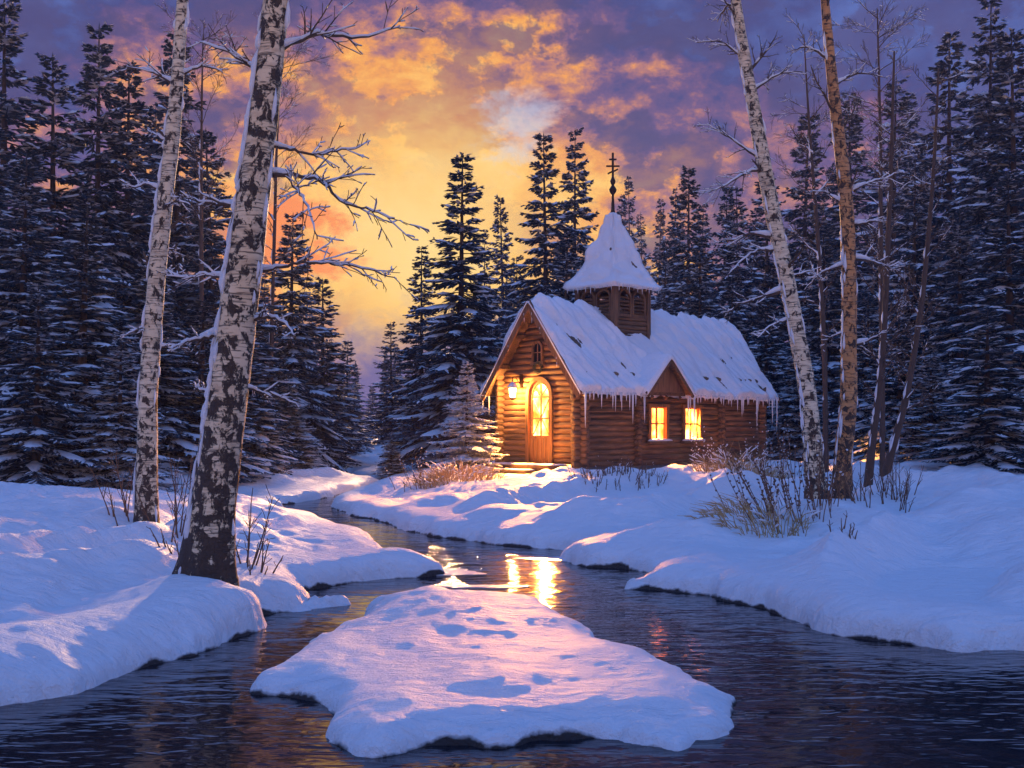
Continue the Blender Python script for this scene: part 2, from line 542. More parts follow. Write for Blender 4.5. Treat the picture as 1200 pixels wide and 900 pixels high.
def ground_h(X, Y):
    X = np.asarray(X, float)
    Y = np.asarray(Y, float)
    d = shore(X, Y)
    near = np.exp(-np.maximum(Y - 8, 0) / 30)
    sc1 = 0.9
    u = X * 0.51 + Y * 0.86                    # drifts lie along this line
    v = X * 0.86 - Y * 0.51
    v = v + 0.5 * (fbm(X * 0.4, Y * 0.4, 19, 2) - 0.5)
    ridg = 1 - np.abs(2 * fbm(u * 0.16 + 3, v * 0.52, 21, 2) - 1)
    rim = sstep(-1.0, 0.3, d) * (1 - sstep(0.25, 1.1, d))
    dw = d + 0.7 * (ridg - 0.72) * rim + 0.40 * (fbm(X * sc1, Y * sc1 * 0.8, 5, 3) - 0.5) * rim + 0.22 * (fbm(X * 2.6, Y * 2.2, 9, 4, 0.6) - 0.5) * (1 - sstep(0.25, 1.1, d))
    wd = 0.55
    q = np.clip(dw / wd, 0, 1)
    lip = 0.27 * np.sqrt(np.clip(1 - (1 - q) ** 2, 0, 1))
    under = -0.45 * (1 - np.exp(np.minimum(dw, 0) / 0.2))
    # slow rise away from the water
    rise = 0.34 * sstep(0.0, 8.0, d) + 0.10 * sstep(0.0, 2.0, d)
    # drifts: swells running down to the stream, and small hummocks
    hum2 = 0.06 * (fbm(X * 4.2, Y * 3.4, 47, 3) - 0.5)
    sw = hum2 + 0.74 * (ridg - 0.74) + 0.26 * (fbm(X * 0.55, Y * 0.5, 31, 3) - 0.5)
    hum = 0.17 * (fbm(X * 1.7, Y * 1.5, 41, 3) - 0.5)
    pit = -0.05 * sstep(0.60, 0.72, fbm(X * 1.1 + 7, Y * 1.6, 51, 2))
    m = sstep(0.05, 1.6, d) * (0.45 + 0.55 * sstep(8.0, 12.5, Y + 0.35 * np.abs(X)))
    z = np.where(dw > 0, lip, under) + rise + m * (sw + hum + pit * near * sstep(9.5, 12.0, Y))
    z = z + 0.012 * np.maximum(Y - 45, 0) + 0.00004 * np.maximum(np.abs(X) - 20, 0) ** 2
    z = np.maximum(z, 0.17 * sstep(0.1, 0.7, dw) - 0.5 * (dw <= 0))
    low = np.exp(-(((X + 0.35) / 2.4) ** 2 + ((Y - 7.2) / 2.6) ** 2) ** 3)
    z = np.where(z > 0, z * (1 - 0.42 * low), z) + 0.07 * low * (dw > 0.1) * (fbm(X * 1.6, Y * 1.4, 99, 2) - 0.5)
    z = z + 0.022 * (fbm(X * 6.0, Y * 5.0, 103, 3) - 0.5) * sstep(0.1, 0.5, dw) * (1 - sstep(14, 24, Y))
    for bx, by, r, hgt in MOUNDS:
        z = z + hgt * np.exp(-(((X - bx) ** 2 + (Y - by) ** 2) / (r * r)))
    # level ground where the chapel stands
    rx, ry = X - CH_O.x, Y - CH_O.y
    lx, ly = rx * cd[0] + ry * cd[1], rx * cn[0] + ry * cn[1]
    ox = np.maximum(np.maximum(-1.6 - lx, lx - 8.6), 0)
    oy = np.maximum(np.maximum(-0.5 - ly, ly - 3.4), 0)
    k = 1 - sstep(0.0, 2.6, np.hypot(ox, oy))
    return z * (1 - k) + (CH_O.z + 0.02 * (fbm(X * 2, Y * 2, 3) - 0.5)) * k


def gh(x, y):
    return float(ground_h(np.array([x]), np.array([y]))[0])


def on_ground(px, py):
    """the ground point seen at a photo pixel"""
    Ys = np.geomspace(4.0, 120, 900)
    Xs = (px - CX) * Ys / F
    zs = ground_h(Xs, Ys)
    pys = HY - F * (zs - H) / Ys
    ok = np.nonzero(pys <= py)[0]
    i = ok[0] if len(ok) else -1
    return Vector((Xs[i], Ys[i], zs[i]))


MOUNDS += [(-2.75, 9.9, 0.9, 0.22), (-4.7, 14.6, 0.8, 0.10), (5.2, 19.0, 1.8, 0.14)]

rows = np.concatenate([np.linspace(-9, 1.5, 30), np.geomspace(1.6, 60, 760), np.geomspace(61, 420, 80)])
cols = np.linspace(-1.15, 1.15, 640)
cols = np.sign(cols) * (np.abs(cols) * 0.62 + np.abs(cols) ** 3 * 0.38)
RY, CA = np.meshgrid(rows, cols, indexing='ij')
GX = CA * (np.abs(RY - 1.6) + 5.6)
GZ = ground_h(GX, RY)
nr, nc = RY.shape
me = bpy.data.meshes.new('ground')
co = np.stack([GX, RY, GZ], -1).reshape(-1, 3).astype(np.float32)
me.vertices.add(nr * nc)
me.vertices.foreach_set('co', co.ravel())
ii = (np.arange(nr - 1)[:, None] * nc + np.arange(nc - 1)[None, :])
quads = np.stack([ii, ii + 1, ii + nc + 1, ii + nc], -1).reshape(-1, 4).astype(np.int32)
me.loops.add(quads.size)
me.loops.foreach_set('vertex_index', quads.ravel())
me.polygons.add(len(quads))
me.polygons.foreach_set('loop_start', np.arange(0, quads.size, 4, dtype=np.int32))
me.polygons.foreach_set('use_smooth', np.ones(len(quads), bool))
me.update(calc_edges=True)
me.validate()
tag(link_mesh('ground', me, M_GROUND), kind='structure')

b = MB()
b.add([(-60, -8.5, 0), (60, -8.5, 0), (60, 70, 0), (-60, 70, 0)], [(0, 1, 2, 3)])
tag(b.build('stream', M_WATER), kind='structure')

# ------------------------------------------------------------------ chapel (local x runs along the long wall, local y along the front)
LEN, WID, RZ, WALL = 8.3, 3.08, 4.80, 2.72
SL = 1.314                                       # roof slope
MID = WID / 2
chapel = empty('log_chapel', CH_O, 'snow covered log chapel with a small bell tower, lit windows and icicles along its eaves', 'chapel', None, CH_A)
rng = random.Random(4)
LR = 0.092
LS = 0.165


def log(bm, axis, a0, a1, fixed, z, r=LR, n=10):
    k = max(2, int((a1 - a0) / 0.5) + 1)
    pts, rad = [], []
    for i in range(k + 1):
        a = a0 + (a1 - a0) * i / k
        o, dz = rng.uniform(-0.010, 0.010), rng.uniform(-0.006, 0.006)
        pts.append((a, fixed + o, z + dz) if axis == 0 else (fixed + o, a, z + dz))
        rad.append(r * rng.uniform(0.93, 1.05))
    bm.tube(pts, rad, n)


def minus(a0, a1, holes):
    segs = [(a0, a1)]
    for h0, h1 in holes:
        nx = []
        for s0, s1 in segs:
            if h1 <= s0 or h0 >= s1:
                nx.append((s0, s1))
                continue
            if h0 > s0:
                nx.append((s0, h0))
            if h1 < s1:
                nx.append((h1, s1))
        segs = nx
    return segs


WINS = [(2.74, 3.58), (4.30, 5.14)]
WZ0, WZ1 = 0.86, 1.84
bm = MB()
i = 0
z = 0.24
while z < WALL + 0.02:
    holes = WINS if WZ0 - 0.05 < z < WZ1 + 0.05 else []
    for s0, s1 in minus(-0.27 + rng.uniform(-0.04, 0.03), LEN + 0.25, holes):
        log(bm, 0, s0, s1, 0.0, z)
    for xx in (2.20, 6.12) if z < 2.2 else ():    # ends of the cross walls
        log(bm, 1, -0.25 + rng.uniform(-0.04, 0.03), 0.2, xx, z + LS / 2, LR * 0.95)
    z += LS
    i += 1
bm.box((0.0, 0.09, 0.1), (LEN, 0.11, WZ0 - 0.02))
bm.box((0.0, 0.09, WZ1 + 0.02), (LEN, 0.11, WALL))
for xa, xb in ((0.0, WINS[0][0] + 0.03), (WINS[0][1] - 0.03, WINS[1][0] + 0.03), (WINS[1][1] - 0.03, LEN)):
    bm.box((xa, 0.115, WZ0 - 0.03), (xb, 0.135, WZ1 + 0.03))
bm.build('wall', M_LOGX, chapel, True)
bm = MB()
z = 0.24
while z < WALL + 0.02:
    log(bm, 0, -0.26, LEN + 0.2, WID, z, LR, 8)
    z += LS
bm.build('wall', M_LOGX, chapel, True)

DY0, DY1, DTOP = 1.00, 1.98, 2.62
for xw, door in ((0.0, True), (LEN, False)):
    bm = MB()
    z = 0.24 + LS / 2
    while z < RZ - 0.25:
        if z < WALL - 0.1:
            a0, a1 = -0.27 + rng.uniform(-0.04, 0.03), WID + 0.26 + rng.uniform(-0.03, 0.03)
        else:
            hw = (RZ - z) / SL - 0.10
            a0, a1 = MID - hw, MID + hw
        holes = []
        if door and z < DTOP:
            zz = DTOP - 0.49
            e = 0.0 if z < zz else 0.49 - math.sqrt(max(0.49 ** 2 - (z - zz) ** 2, 0))
            holes = [(DY0 + e, DY1 - e)]
        for s0, s1 in minus(a0, a1, holes):
            log(bm, 1, s0, s1, xw, z)
        z += LS
    bm.build('wall', M_LOGY, chapel, True)
bm = MB()
bm.box((-0.13, -0.13, -0.4), (LEN + 0.13, WID + 0.13, 0.165))
bm.build('foundation', M_STONE, chapel)

# roof boards, verge boards, rafters
rb = MB()
nvec = Vector((0, -SL, 1)).normalized()
OV = 0.40
X0, X1 = -0.46, LEN + 0.42
for sgn in (-1, 1):
    def rp(x, dist, up):
        """a point on the slope: horizontal distance from the ridge, height over the boards"""
        return Vector((x, MID + sgn * (dist - up * 0.0) + sgn * up * 0.796, RZ - dist * SL + up * 0.606))
    vs = [rp(X0, 0, -0.0), rp(X1, 0, 0), rp(X1, MID + OV, 0), rp(X0, MID + OV, 0)]
    vt = [v - Vector((0, 0, 0.09)) for v in vs]
    rb.add(vs + vt, [(0, 1, 2, 3), (7, 6, 5, 4), (0, 4, 5, 1), (1, 5, 6, 2), (2, 6, 7, 3), (3, 7, 4, 0)])
roof = rb.build('roof', M_ROOF, chapel)
for sgn in (-1, 1):
    for xx in (X0 - 0.02, X1 + 0.02):
        b = MB()
        b.beam((xx, MID, RZ - 0.12), (xx, MID + sgn * (MID + OV + 0.03), RZ - (MID + OV + 0.03) * SL - 0.12), 0.05, 0.22, (0, 0, 1))
        b.build('verge_board', M_POST, chapel)
for k in range(14):
    xx = 0.1 + k * 0.62
    b = MB()
    b.beam((xx, 0.1, RZ - MID * SL - 0.12), (xx, -0.36, RZ - (MID + 0.36) * SL - 0.22), 0.08, 0.10)
    b.build('rafter', M_STEP, chapel)
for dist in (0.62, 1.25):
    for sgn in (-1, 1):
        b = MB()
        b.beam((X0 + 0.02, MID + sgn * dist, RZ - dist * SL - 0.17), (0.1, MID + sgn * dist, RZ - dist * SL - 0.17), 0.11, 0.11)
        b.build('purlin', M_STEP, chapel)


def sheet(name, top, bot, mat_, parent):
    """closed snow layer from two (nu, nv, 3) grids"""
    nu, nv = top.shape[:2]
    vs = np.concatenate([top.reshape(-1, 3), bot.reshape(-1, 3)]).tolist()
    off = nu * nv
    fs = []
    for a in range(nu - 1):
        for c in range(nv - 1):
            q = (a * nv + c, a * nv + c + 1, (a + 1) * nv + c + 1, (a + 1) * nv + c)
            fs.append(q)
            fs.append(tuple(off + k for k in reversed(q)))
    ring = [a * nv for a in range(nu)] + [(nu - 1) * nv + c for c in range(1, nv)] + \
           [a * nv + nv - 1 for a in range(nu - 2, -1, -1)] + [c for c in range(nv - 2, 0, -1)]
    for a, c in zip(ring, ring[1:] + ring[:1]):
        fs.append((a, c, off + c, off + a))
    b = MB()
    b.add(vs, fs)
    o = b.build(name, mat_, parent, True)
    return o


DC, DH, DR, DB = 3.04, 0.88, 3.26, 2.36
# snow on the main roof: both slopes in one blanket, thin in places so that boards show
nu, nv = 190, 120
uu = np.linspace(X0 - 0.05, X1 + 0.05, nu)
vv = np.linspace(-1, 1, nv)
U, V = np.meshgrid(uu, vv, indexing='ij')
half = MID + OV + 0.07
edge_wob = 0.05 * (fbm(U * 3, V * 0 + 2, 71, 3) - 0.5) * 2
hd = np.abs(V) * half + edge_wob * sstep(0.8, 1.0, np.abs(V))
by = MID + np.sign(V) * hd
bz = RZ - SL * np.sqrt(hd ** 2 + 0.002) + 0.05
drift = fbm(U * 1.3 + V * 2.0, V * 2.2, 61, 4)
streak = fbm((U * 0.8 - hd * 0.55) * 4.0, (hd + U * 0.2) * 1.0, 65, 4)
T = 0.075 + 0.24 * (drift - 0.45) + 0.34 * (streak - 0.5) + 0.05 * (fbm(U * 7, hd * 7, 67, 3) - 0.5) + 0.05 * sstep(0.85, 1.0, np.abs(V))
T = np.maximum(T, -0.03)
under_dormer = (np.abs(U - DC) < DH + 0.10) & (V < 0) & (bz < DR + 0.02 - np.abs(U - DC) * (DR - DB) / DH)
T = np.where(under_dormer, 0.0, T)
by = np.where(under_dormer, np.maximum(by, -0.34), by)
ed = np.minimum(np.minimum((U - uu[0]) / 0.12, (uu[-1] - U) / 0.12), (1 - np.abs(V)) * half / 0.10)
T = np.where(ed < 1, (T + 0.02) * np.sqrt(np.clip(1 - (1 - np.clip(ed, 0, 1)) ** 2, 0, 1)), T)
k = np.clip(hd / 0.25, 0, 1)
top = np.stack([U, by + np.sign(V) * T * 0.796 * k, bz + T * (0.606 * k + 1.0 * (1 - k)) - 0.03], -1)
bot = np.stack([U, by, bz - 0.055 - 0.03], -1)
sheet('snow', top, bot, M_SNOW, roof)

# dormer over the two windows
dr_front = -0.64
yb = MID - (RZ - DR) / SL                         # where its ridge meets the big roof
b = MB()
for sgn in (-1, 1):
    e = 0.12
    vs = [Vector((DC, dr_front, DR)), Vector((DC, yb, DR)), Vector((DC + sgn * (DH + e), -0.36, DB - e * 0.9)), Vector((DC + sgn * (DH + e), dr_front, DB - e * 0.9))]
    vt = [v - Vector((0, 0, 0.07)) for v in vs]
    b.add(vs + vt, [(0, 1, 2, 3), (7, 6, 5, 4), (0, 4, 5, 1), (1, 5, 6, 2), (2, 6, 7, 3), (3, 7, 4, 0)])
dormer = b.build('dormer', M_ROOF, chapel)
b = MB()
b.add([(DC - DH, -0.46, DB - 0.1), (DC + DH, -0.46, DB - 0.1), (DC, -0.46, DR - 0.08), (DC - DH, 0.2, DB - 0.1), (DC + DH, 0.2, DB - 0.1), (DC, 0.2, DR - 0.08)],
      [(0, 1, 2), (5, 4, 3), (0, 3, 4, 1), (1, 4, 5, 2), (2, 5, 3, 0)])
b.build('gable_board', M_POST, dormer)
for sgn in (-1, 1):
    b = MB()
    b.beam((DC, dr_front - 0.02, DR - 0.07), (DC + sgn * (DH + 0.16), dr_front - 0.02, DB - 0.20), 0.05, 0.16)
    b.build('verge_board', M_STEP, dormer)
nu, nv = 30, 60
tt = np.linspace(0, 1, nu)
vv = np.linspace(-1, 1, nv)
Tt, V = np.meshgrid(tt, vv, indexing='ij')
hd = np.abs(V) * (DH + 0.18)
zr = DR + 0.03 - np.sqrt(hd ** 2 + 0.002) * (DR - DB) / DH
yend = np.minimum(MID - (RZ - zr) / SL + 0.30, yb + 0.25)
yy = (dr_front - 0.06) * (1 - Tt) + yend * Tt
T = 0.13 + 0.08 * (fbm(V * 5, yy * 4, 81, 3) - 0.5)
ed = np.minimum(Tt * 2.0 / 0.1, (1 - np.abs(V)) / 0.10)
T *= np.sqrt(np.clip(1 - (1 - np.clip(ed, 0, 1)) ** 2, 0, 1))
top = np.stack([DC + V * (DH + 0.18) + np.sign(V) * T * 0.4, yy, zr + T], -1)
bot = np.stack([DC + V * (DH + 0.18), yy, zr - 0.05], -1)
sheet('snow', top, bot, M_SNOW, dormer)

# windows
for (x0, x1) in WINS:
    fr = MB()
    y0 = -0.135
    t = 0.075
    fr.box((x0 - 0.03, y0, WZ0), (x0 + t, 0.10, WZ1))
    fr.box((x1 - t, y0, WZ0), (x1 + 0.03, 0.10, WZ1))
    fr.box((x0 - 0.06, y0 - 0.012, WZ1), (x1 + 0.06, 0.10, WZ1 + 0.09))
    fr.box((x0 + t, y0 + 0.002, WZ0), (x1 - t, 0.10, WZ0 + 0.06))
    wo = fr.build('window', M_DOOR, chapel)
    b = MB()
    b.box((x0 + t, 0.0, WZ0 + 0.06), (x1 - t, 0.015, WZ1))
    b.build('pane', M_PANE, wo)
    for xa, sg in ((x0 + t, 1), (x1 - t, -1)):
        b = MB()
        vs = []
        for zi in range(9):
            zc = WZ0 + 0.05 + (WZ1 - WZ0 - 0.05) * zi / 8
            wdt = 0.20 - 0.09 * math.sin(math.pi * min(zi / 8 * 1.15, 1))
            vs += [(xa + sg * wdt * q / 8, 0.085 + 0.018 * math.sin(q * 2.4 + zi * 0.25), zc) for q in range(9)]
        b.add(vs, [(r_ * 9 + q, r_ * 9 + q + 1, r_ * 9 + q + 10, r_ * 9 + q + 9) for r_ in range(8) for q in range(8)])
        b.build('curtain', M_CURTAIN, wo, True)
    b = MB()
    xm, zm = (x0 + x1) / 2, WZ0 + 0.5
    b.box((xm - 0.024, -0.05, WZ0 + 0.06), (xm + 0.024, -0.004, WZ1))
    b.box((x0 + t, -0.04, zm - 0.02), (xm - 0.024, -0.006, zm + 0.02))
    b.box((xm + 0.024, -0.04, zm - 0.02), (x1 - t, -0.006, zm + 0.02))
    b.build('glazing_bar', M_DOOR, wo)
    b = MB()
    b.box((x0 - 0.12, -0.24, WZ0 - 0.07), (x1 + 0.12, -0.085, WZ0 - 0.003))
    sl = b.build('sill', M_STEP, wo)
    b = MB()
    pts = [(x0 - 0.11 + (x1 - x0 + 0.22) * q / 9, -0.175, WZ0 + 0.012) for q in range(10)]
    b.tube(pts, [0.02] + [rng.uniform(0.04, 0.06) for _ in range(8)] + [0.02], 8)
    so = b.build('sill_snow', M_SNOW, wo, True)

# door: arched casing, glowing glass above a panelled leaf
DYC = (DY0 + DY1) / 2
Z0 = 0.26


def arch_pts(hw, ztop, zb, n=14):
    zz = ztop - hw
    return [(-hw, zb)] + [(-hw * math.cos(math.pi * k / n), zz + hw * math.sin(math.pi * k / n)) for k in range(n + 1)] + [(hw, zb)]


def arch_band(b, ho, to, hi, ti, zb, x0, x1, yc=None, M=None):
    yc = DYC if yc is None else yc
    o, i_ = arch_pts(ho, to, zb), arch_pts(hi, ti, zb)
    k = len(o)
    vs = []
    for pl in (o, i_):
        for xx in (x0, x1):
            vs += [Vector((xx, yc + p[0], p[1])) for p in pl]
    if M is not None:
        vs = [M @ v for v in vs]
    oa, ob, ia, ib = 0, k, 2 * k, 3 * k
    fs = []
    for q in range(k - 1):
        fs += [(oa + q, oa + q + 1, ia + q + 1, ia + q), (ob + q + 1, ob + q, ib + q, ib + q + 1),
               (oa + q + 1, oa + q, ob + q, ob + q + 1), (ia + q, ia + q + 1, ib + q + 1, ib + q)]
    fs += [(oa, ia, ib, ob), (oa + k - 1, ob + k - 1, ib + k - 1, ia + k - 1)]
    b.add(vs, fs)


def arch_fill(b, hw, top, zb, x0, x1, yc=None, M=None):
    yc = DYC if yc is None else yc
    pl = arch_pts(hw, top, zb)
    k = len(pl)
    vs = [Vector((xx, yc + p[0], p[1])) for xx in (x0, x1) for p in pl]
    if M is not None:
        vs = [M @ v for v in vs]
    b.add(vs, [tuple(range(k)), tuple(range(2 * k - 1, k - 1, -1))] +
          [(q, k + q, k + (q + 1) % k, (q + 1) % k) for q in range(k)])


b = MB()
arch_band(b, 0.53, 2.67, 0.42, 2.56, Z0, -0.135, 0.10)
door = b.build('door', M_DOOR, chapel)
b = MB()
arch_band(b, 0.42, 2.56, 0.33, 2.47, 1.02, -0.06, 0.05)
b.box((-0.06, DYC - 0.42, Z0), (0.05, DYC + 0.42, 1.02))
for q in range(5):
    yy = DYC - 0.33 + q * 0.165
    b.box((-0.078, yy - 0.065, Z0 + 0.08), (-0.062, yy + 0.065, 0.94))
b.build('leaf', M_DOOR, door)
b = MB()
arch_fill(b, 0.33, 2.47, 1.02, -0.01, 0.01)
b.build('pane', M_DOORPANE, door)
b = MB()
b.box((-0.045, DYC - 0.022, 1.02), (-0.014, DYC + 0.022, 2.46))
for zz in (1.50, 2.10):
    b.box((-0.040, DYC - 0.33, zz - 0.018), (-0.016, DYC + 0.33, zz + 0.018))
for sgn in (-1, 1):
    b.beam((-0.03, DYC + sgn * 0.03, 1.5), (-0.03, DYC + sgn * 0.31, 1.05), 0.02, 0.022, (1, 0, 0))
    b.beam((-0.03, DYC + sgn * 0.03, 1.55), (-0.03, DYC + sgn * 0.32, 2.05), 0.02, 0.022, (1, 0, 0))
    b.beam((-0.03, DYC + sgn * 0.02, 2.13), (-0.03, DYC + sgn * 0.24, 2.36), 0.02, 0.022, (1, 0, 0))
b.build('glazing_bar', M_DOOR, door)
b = MB()
b.tube([(-0.08, DYC + 0.30, 1.10), (-0.13, DYC + 0.30, 1.10), (-0.13, DYC + 0.30, 1.26), (-0.08, DYC + 0.30, 1.26)], 0.012, 6)
b.build('handle', M_IRON, door)

# little dark window in the gable and an evergreen wreath over the door
b = MB()
arch_band(b, 0.22, 3.68, 0.15, 3.61, 3.08, -0.15, 0.05, MID)
b.box((-0.16, MID - 0.27, 3.00), (0.05, MID + 0.27, 3.08))
gw = b.build('window', M_POST, chapel)
m, n = mat('dark_glass')
finish(n, (0.012, 0.014, 0.02), 0.1)
M_DARKGLASS = m
b = MB()
arch_fill(b, 0.15, 3.61, 3.08, -0.10, -0.08, MID)
b.build('pane', M_DARKGLASS, gw)
b = MB()
b.box((-0.13, MID - 0.015, 3.08), (-0.104, MID + 0.015, 3.6))
b.box((-0.128, MID - 0.15, 3.33), (-0.105, MID + 0.15, 3.36))
b.build('glazing_bar', M_POST, gw)

# belfry
TX = 3.02
TC = Vector((TX, MID, 0))
A = 0.725
TB, TT = 3.2, 5.42                                # hidden foot, eave
SILL = 4.52
belfry = empty('belfry', (0, 0, 0), None, None)
del_keys = [k for k in belfry.keys()]
belfry.parent = chapel
b = MB()
for sx in (-1, 1):
    for sy in (-1, 1):
        cx_, cy_ = TX + sx * A, MID + sy * A
        b = MB()
        b.box((cx_ - 0.075, cy_ - 0.075, TB), (cx_ + 0.075, cy_ + 0.075, TT))
        b.build('post', M_POST, belfry)
b = MB()
z = TB + 0.08
while z < SILL - 0.02:
    for sy in (-1, 1):
        log(b, 0, TX - A + 0.06, TX + A - 0.06, MID + sy * (A - 0.02), z, 0.07, 8)
    for sx in (-1, 1):
        log(b, 1, MID - A + 0.06, MID + A - 0.06, TX + sx * (A - 0.02), z, 0.07, 8)
    z += 0.13
b.box((TX - A + 0.03, MID - A + 0.06, TB), (TX + A - 0.03, MID + A - 0.06, SILL - 0.05))
b.build('wall', M_LOGX, belfry, False)
for q in range(4):
    # each face turned about the belfry's axis; built on the -x face
    M = Matrix.Translation(TC) @ Matrix.Rotation(q * math.pi / 2, 4, 'Z')
    for off in (-0.31, 0.31):
        fr, lo = MB(), MB()
        arch_band(fr, 0.30, TT - 0.10, 0.235, TT - 0.165, SILL + 0.06, -A - 0.045, -A + 0.05, off, M)
        zz = SILL + 0.12
        while zz < TT - 0.3:
            ww = 0.23
            lo.beam(M @ Vector((-A + 0.01, off - ww, zz)), M @ Vector((-A + 0.01, off + ww, zz)), 0.11, 0.018,
                    M.to_3x3() @ Vector((-0.7, 0, 1)))
            zz += 0.105
        lo.build('louvre', M_POST, fr.build('window', M_POST, belfry))
    fr = MB()
    fr.box((-A - 0.055, -A + 0.075, SILL - 0.03), (-A + 0.06, A - 0.075, SILL + 0.06), M)
    fr.box((-A - 0.03, -A + 0.075, TT - 0.12), (-A + 0.05, A - 0.075, TT), M)
    fr.build('rail', M_POST, belfry)
b = MB()
b.lathe([(0.02, 5.28), (0.05, 5.27), (0.08, 5.16), (0.11, 5.02), (0.17, 4.92), (0.16, 4.90)], TX, MID, 14)
b.tube([(TX, MID, 5.28), (TX, MID, 5.41)], 0.015, 6)
b.build('bell', M_IRON, belfry, True)
# spire: flared square pyramid, boards below and a snow blanket on it
prof = [(0.99, TT - 0.06), (0.87, TT + 0.10), (0.72, TT + 0.34), (0.57, TT + 0.68), (0.43, TT + 1.08), (0.29, TT + 1.48), (0.155, TT + 1.90), (0.05, TT + 2.24)]
b = MB()
vs, fs = [], []
for r, z in prof:
    vs += [(TX - r, MID - r, z), (TX + r, MID - r, z), (TX + r, MID + r, z), (TX - r, MID + r, z)]
for i in range(len(prof) - 1):
    for k in range(4):
        fs.append((i * 4 + k, i * 4 + (k + 1) % 4, i * 4 + 4 + (k + 1) % 4, i * 4 + 4 + k))
fs += [(3, 2, 1, 0), tuple(len(vs) - 4 + k for k in range(4))]
b.add(vs, fs)
spire = b.build('spire', M_ROOF, belfry)
pr = np.array(prof)
ns, nz = 72, 60
tz = np.linspace(0, 1, nz)
zi = np.interp(tz, np.linspace(0, 1, len(prof)), pr[:, 1])
ri = np.interp(zi, pr[:, 1], pr[:, 0])
vs, fs = [], []
for a in range(nz):
    for s in range(ns):
        q = s / ns * 4
        k = int(q)
        fq = q - k
        c4 = [(-1, -1), (1, -1), (1, 1), (-1, 1)]
        xx = c4[k][0] * (1 - fq) + c4[(k + 1) % 4][0] * fq
        yy = c4[k][1] * (1 - fq) + c4[(k + 1) % 4][1] * fq
        ndx = (0, 1, 0, -1)[k]
        ndy = (-1, 0, 1, 0)[k]
        th = 0.040 + 0.15 * (float(fbm(q * 2.2 + 0.3, tz[a] * 7, 91, 3)) - 0.5) + 0.055 * math.exp(-((0.5 - abs(fq - 0.5)) / 0.07) ** 2)
        th = max(th, -0.03) if 0.03 < tz[a] < 0.97 else 0.03
        if a == 0:
            th = -0.06
        hang = 0.05 * float(vnoise(q * 5.5, 1.0, 95)) if a <= 1 else 0
        r = ri[a] + th
        vs.append((TX + xx * r, MID + yy * r, zi[a] + th * 0.4 - hang + (0.02 if a == 0 else 0)))
for a in range(nz - 1):
    for s in range(ns):
        s2 = (s + 1) % ns
        fs.append((a * ns + s, a * ns + s2, (a + 1) * ns + s2, (a + 1) * ns + s))
fs.append(tuple((nz - 1) * ns + s for s in range(ns)))
b = MB()
b.add(vs, fs)
b.build('snow', M_SNOW, spire, True)
b = MB()
zt = TT + 2.2
b.lathe([(0.11, zt - 0.12), (0.09, zt + 0.0), (0.055, zt + 0.14), (0.05, zt + 0.3), (0.035, zt + 0.55), (0.04, zt + 0.60), (0.10, zt + 0.68), (0.115, zt + 0.75),
         (0.07, zt + 0.83), (0.035, zt + 0.88), (0.07, zt + 0.94), (0.085, zt + 1.0), (0.05, zt + 1.08), (0.02, zt + 1.16)], TX, MID, 14)
fin = b.build('finial', M_IRON, belfry, True)
b = MB()
ztop = 9.47
b.box((TX - 0.025, MID - 0.022, zt + 1.12), (TX + 0.025, MID + 0.022, ztop))
c45 = math.cos(CH_A), -math.sin(CH_A)            # the cross faces the stream
for zz, hl, tilt in ((ztop - 0.20, 0.11, 0.0), (ztop - 0.40, 0.20, 0.0), (ztop - 0.56, 0.15, 0.07)):
    for sg in (-1, 1):
        b.beam((TX + c45[0] * 0.02 * sg, MID + c45[1] * 0.02 * sg, zz), (TX + c45[0] * hl * sg, MID + c45[1] * hl * sg, zz + tilt * sg), 0.04, 0.045)
b.build('cross', M_IRON, belfry)
for k in list(belfry.keys()):
    del belfry[k]
lamp = bpy.data.lights.new('belfry_lamp', 'POINT')
lamp.energy = 14
lamp.color = (1.0, 0.28, 0.12)
lamp.shadow_soft_size = 0.06
lo_ = bpy.data.objects.new('belfry_lamp', lamp)
C.objects.link(lo_)
lo_.parent = chapel
lo_.location = (TX, MID, 4.72)

for pos, tgt, en, cone in (((0.55, DYC + 0.42, 2.48), (-1.0, DYC - 0.9, 0.6), 19000, 150), ((3.95, 1.15, 2.05), (3.95, -1.0, 0.9), 13000, 140)):
    # spots added inside, aimed out through the panes to warm the snow
    il = bpy.data.lights.new('spill_spot', 'SPOT')
    il.energy = en
    il.color = (1.0, 0.44, 0.09)
    il.spot_size = math.radians(cone)
    il.spot_blend = 0.4
    il.shadow_soft_size = 0.07
    io = bpy.data.objects.new('spill_spot', il)
    C.objects.link(io)
    io.parent = chapel
    io.location = pos
    io.rotation_euler = (Vector(pos) - Vector(tgt)).to_track_quat('Z', 'Y').to_euler()

# steps at the door
for (x0, x1, y0, y1, z) in ((-0.97, -0.15, 0.28, 2.97, 0.217), (-1.42, -0.96, 0.73, 2.92, 0.087)):
    b = MB()
    b.box((x0 + 0.02, y0 + 0.02, -0.25), (x1 if z > 0.1 else x1 + 0.008, y1 - 0.02, z - 0.002))
    st = b.build('step', M_STEP, chapel)
    nx, ny = 14, 40
    a, c = np.meshgrid(np.linspace(0, 1, nx), np.linspace(0, 1, ny), indexing='ij')
    ed = np.minimum(np.minimum(a, 1 - a) * (x1 - x0), np.minimum(c, 1 - c) * (y1 - y0)) / 0.06
    th = (0.035 + 0.03 * (fbm(a * 3, c * 9, 111, 3) - 0.5)) * np.sqrt(np.clip(1 - (1 - np.clip(ed, 0, 1)) ** 2, 0, 1))
    xx, yy = x0 + a * (x1 - x0), y0 + c * (y1 - y0)
    sheet('snow', np.stack([xx, yy, z + th], -1), np.stack([xx, yy, a * 0 + z], -1), M_SNOW, st)


